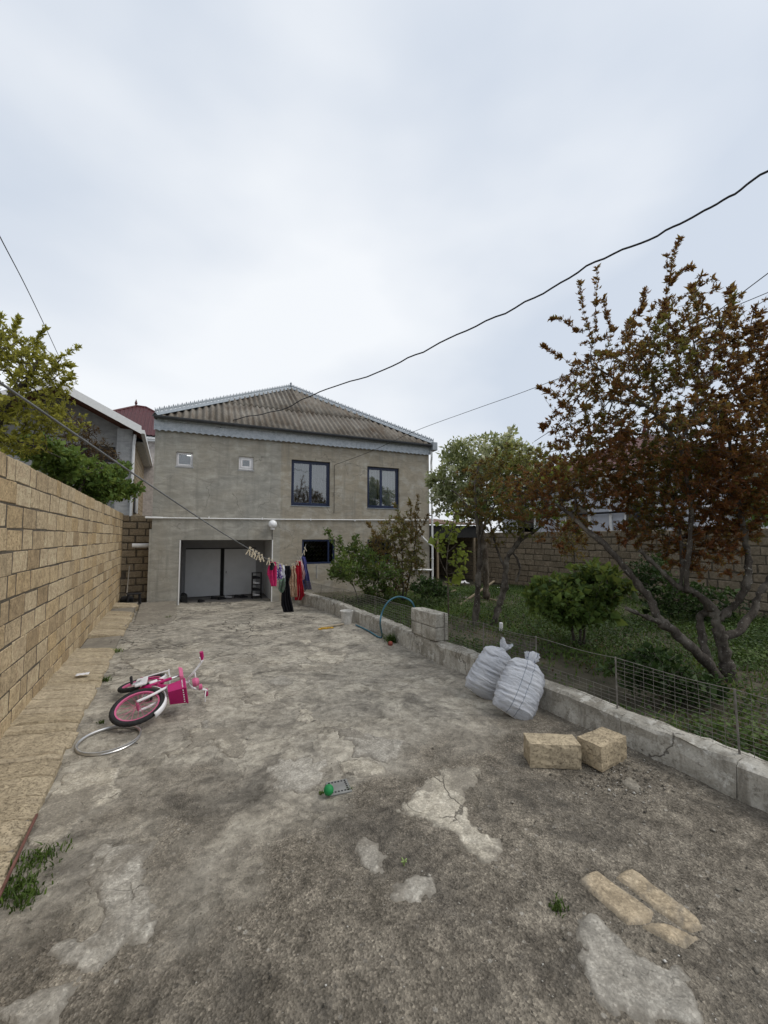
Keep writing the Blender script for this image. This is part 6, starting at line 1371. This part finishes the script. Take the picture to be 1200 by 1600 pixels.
def garment(name, label, mat, outl, dep_off=0.0, seed=0, folds=3, amp=.035, th=.012, cat='clothes', leg=None, yawo=0.0):
    """outl: rows (py, left px, right px) in the photo; hangs from the rope in a plane facing the camera; leg=(py) splits into two legs below"""
    q = random.Random(seed); top = ropept((outl[0][1]+outl[0][2])/2); D = (top-C0) @ CF+dep_off; ys = [o[0] for o in outl]; m = 34; n = 22; root = empty(name, tuple(top), label=label, cat=cat, group='washing hung on the line')
    ph = q.uniform(0, 6)
    def panel(side):
        V = []; 
        for i in range(m+1):
            py = ys[0]+(ys[-1]-ys[0])*i/m; l = np.interp(py, ys, [o[1] for o in outl]); rgt = np.interp(py, ys, [o[2] for o in outl])
            if side is not None:
                mid_ = (l+rgt)/2; gap = .35 if py > leg else -.2
                l, rgt = (l, mid_-gap) if side == 0 else (mid_+gap, rgt)
            for j in range(n+1):
                s = j/n; px = l+(rgt-l)*s+.25*math.sin(i*.5+seed); f = min(1, i/m*3+.25); off = amp*f*(math.sin(s*folds*6.28+ph+i*.05+(1.3 if side else 0))+.4*math.sin(s*folds*13+i*.11))+.05*math.sin(i/m*2+seed)*f+(.05 if side else 0)
                V.append(DP(px, py, D+off))
        me = npmesh(name+'_cloth', np.array(V)-top, [(i*(n+1)+j, i*(n+1)+j+1, (i+1)*(n+1)+j+1, (i+1)*(n+1)+j) for i in range(m) for j in range(n)], True)
        o = link('cloth' if side is None else 'trouser_leg', me, mat, root); sm = o.modifiers.new('t', 'SOLIDIFY'); sm.thickness = th
    if leg is None: panel(None)
    else: panel(0); panel(1)
    return root
CM = cloth_mat
g = garment('jacket', 'small bright pink jacket at the left end of the washing', CM('pink_cloth', (.50, .03, .13)), [(878, 421, 430), (886, 420, 432), (891, 418.5, 432), (897, 418, 432.5), (900, 420, 432.5), (908, 422, 432), (916, 425, 432)], seed=1, leg=903)
garment('cuff', 'black hood hanging on the pink jacket', CM('black_cloth', (.015, .015, .018)), [(879, 422, 427), (885, 421, 428), (891, 423, 427)], dep_off=-.12, seed=2, folds=1)
garment('top', 'purple and white patterned child top beside the pink jacket', CM('purple_cloth', (.10, .06, .22), pat=(.5, .5, .55)), [(881, 433, 438), (892, 432, 441), (902, 432.5, 442), (905, 434, 441)], seed=3, folds=2)
garment('shirt', 'white patterned shirt behind the black trousers', CM('white_cloth', (.55, .56, .6), pat=(.2, .2, .26)), [(883, 437, 444), (895, 436, 445), (905, 435, 446), (910, 436, 445)], dep_off=.1, seed=4, folds=2)
garment('bag', 'grey and green cloth bag below the white shirt', CM('grey_green_cloth', (.17, .20, .19), pat=(.10, .2, .12)), [(903, 437, 446), (912, 436, 446), (920, 435.5, 445), (926, 438, 442)], dep_off=-.05, seed=5, folds=1)
garment('trousers', 'long black trousers hanging lowest on the line', CM('black_trouser_cloth', (.012, .012, .016)), [(884, 441, 452), (895, 440, 454), (910, 441, 451), (925, 440, 453), (945, 439, 457), (959, 444, 460)], dep_off=-.02, seed=6, folds=2, leg=915)
garment('jacket', 'black jacket beside the tops of the black trousers', CM('black_jacket_cloth', (.02, .02, .024)), [(884.5, 447, 453), (893, 447, 455), (903, 448, 454)], dep_off=.05, seed=7, folds=2)
garment('top', 'tan child top hanging between black and red clothes', CM('tan_cloth', (.33, .20, .13), pat=(.45, .33, .24)), [(884, 454, 460), (898, 453, 463), (915, 452.5, 464), (933, 455, 465)], dep_off=.03, seed=8, folds=2, leg=917)
garment('trousers', 'red child trousers hanging right of the tan top', CM('red_cloth', (.36, .015, .03)), [(877, 463, 470), (890, 462, 471), (905, 462, 472), (920, 461.5, 474), (930, 461, 476), (938, 461, 470)], dep_off=-.08, seed=9, folds=2, leg=912)
garment('top', 'pale pink patterned child top right of the red trousers', CM('pale_pink_cloth', (.55, .33, .33), pat=(.6, .5, .48)), [(876, 467, 472), (888, 468, 475), (898, 470, 477), (906, 471, 475)], dep_off=-.2, seed=10, folds=2)
garment('skirt', 'blue-violet skirt at the right end of the washing', CM('blue_violet_cloth', (.065, .07, .20)), [(870, 469, 477), (885, 470.5, 480), (900, 472, 483), (915, 474.5, 486), (921, 476, 487)], dep_off=-.25, seed=11, folds=2)

# ================================================================== OVERHEAD WIRES
def wire(name, pix, d0, d1, r, label, end=None, n=8, wob=0.0):
    x0, x1 = pix[0][0], pix[-1][0]; dep = lambda x: 1/(1/d0+(1/d1-1/d0)*(x-x0)/(x1-x0)); P = [DP(x, y, dep(x)) for x, y in pix]
    if end is not None: P.append(np.array(end))
    P = bez(P, n); q = np.random.default_rng(3)
    if wob: P = [p+np.array([0, 0, wob*dep_*float(vn(np.array(i*.55), np.array(1.)))]) for i, (p, dep_) in enumerate(zip(P, [np.linalg.norm(p-C0) for p in P]))]
    return MB().tube([tuple(p) for p in P], r, 6).build(name, M['cable'], smooth=True, label=label, cat='cable')
wire('power_cable', [(1330, 190), (1200, 268), (1120, 320), (1040, 362), (930, 410), (820, 473), (700, 530), (600, 577), (500, 613), (430, 642), (360, 657)], 4.0, 12.6, .0125, 'thick wavy black cable crossing the sky from the roof to the upper right', end=HW(1.75, -.12, 5.0), wob=.006)
wire('power_cable', [(-60, 250), (0, 370), (40, 447), (75, 520), (112, 600), (119, 612)], 5.0, 19.5, .009, 'thin cable coming down from the upper left to the gabled house')
wire('power_cable', [(1330, 404), (1200, 457), (1000, 540), (835, 606), (740, 640), (650, 673), (580, 705)], 6.0, 12.4, .006, 'thin wire from the house front rising behind the trees to the right', end=HW(5.28, -.03, 4.15))
lw2 = wire('power_cable', [(1330, 330), (1130, 480), (990, 590), (850, 680), (835, 690)], 4.5, 9.0, .006, 'thin dark wire slanting through the coppery tree crown')
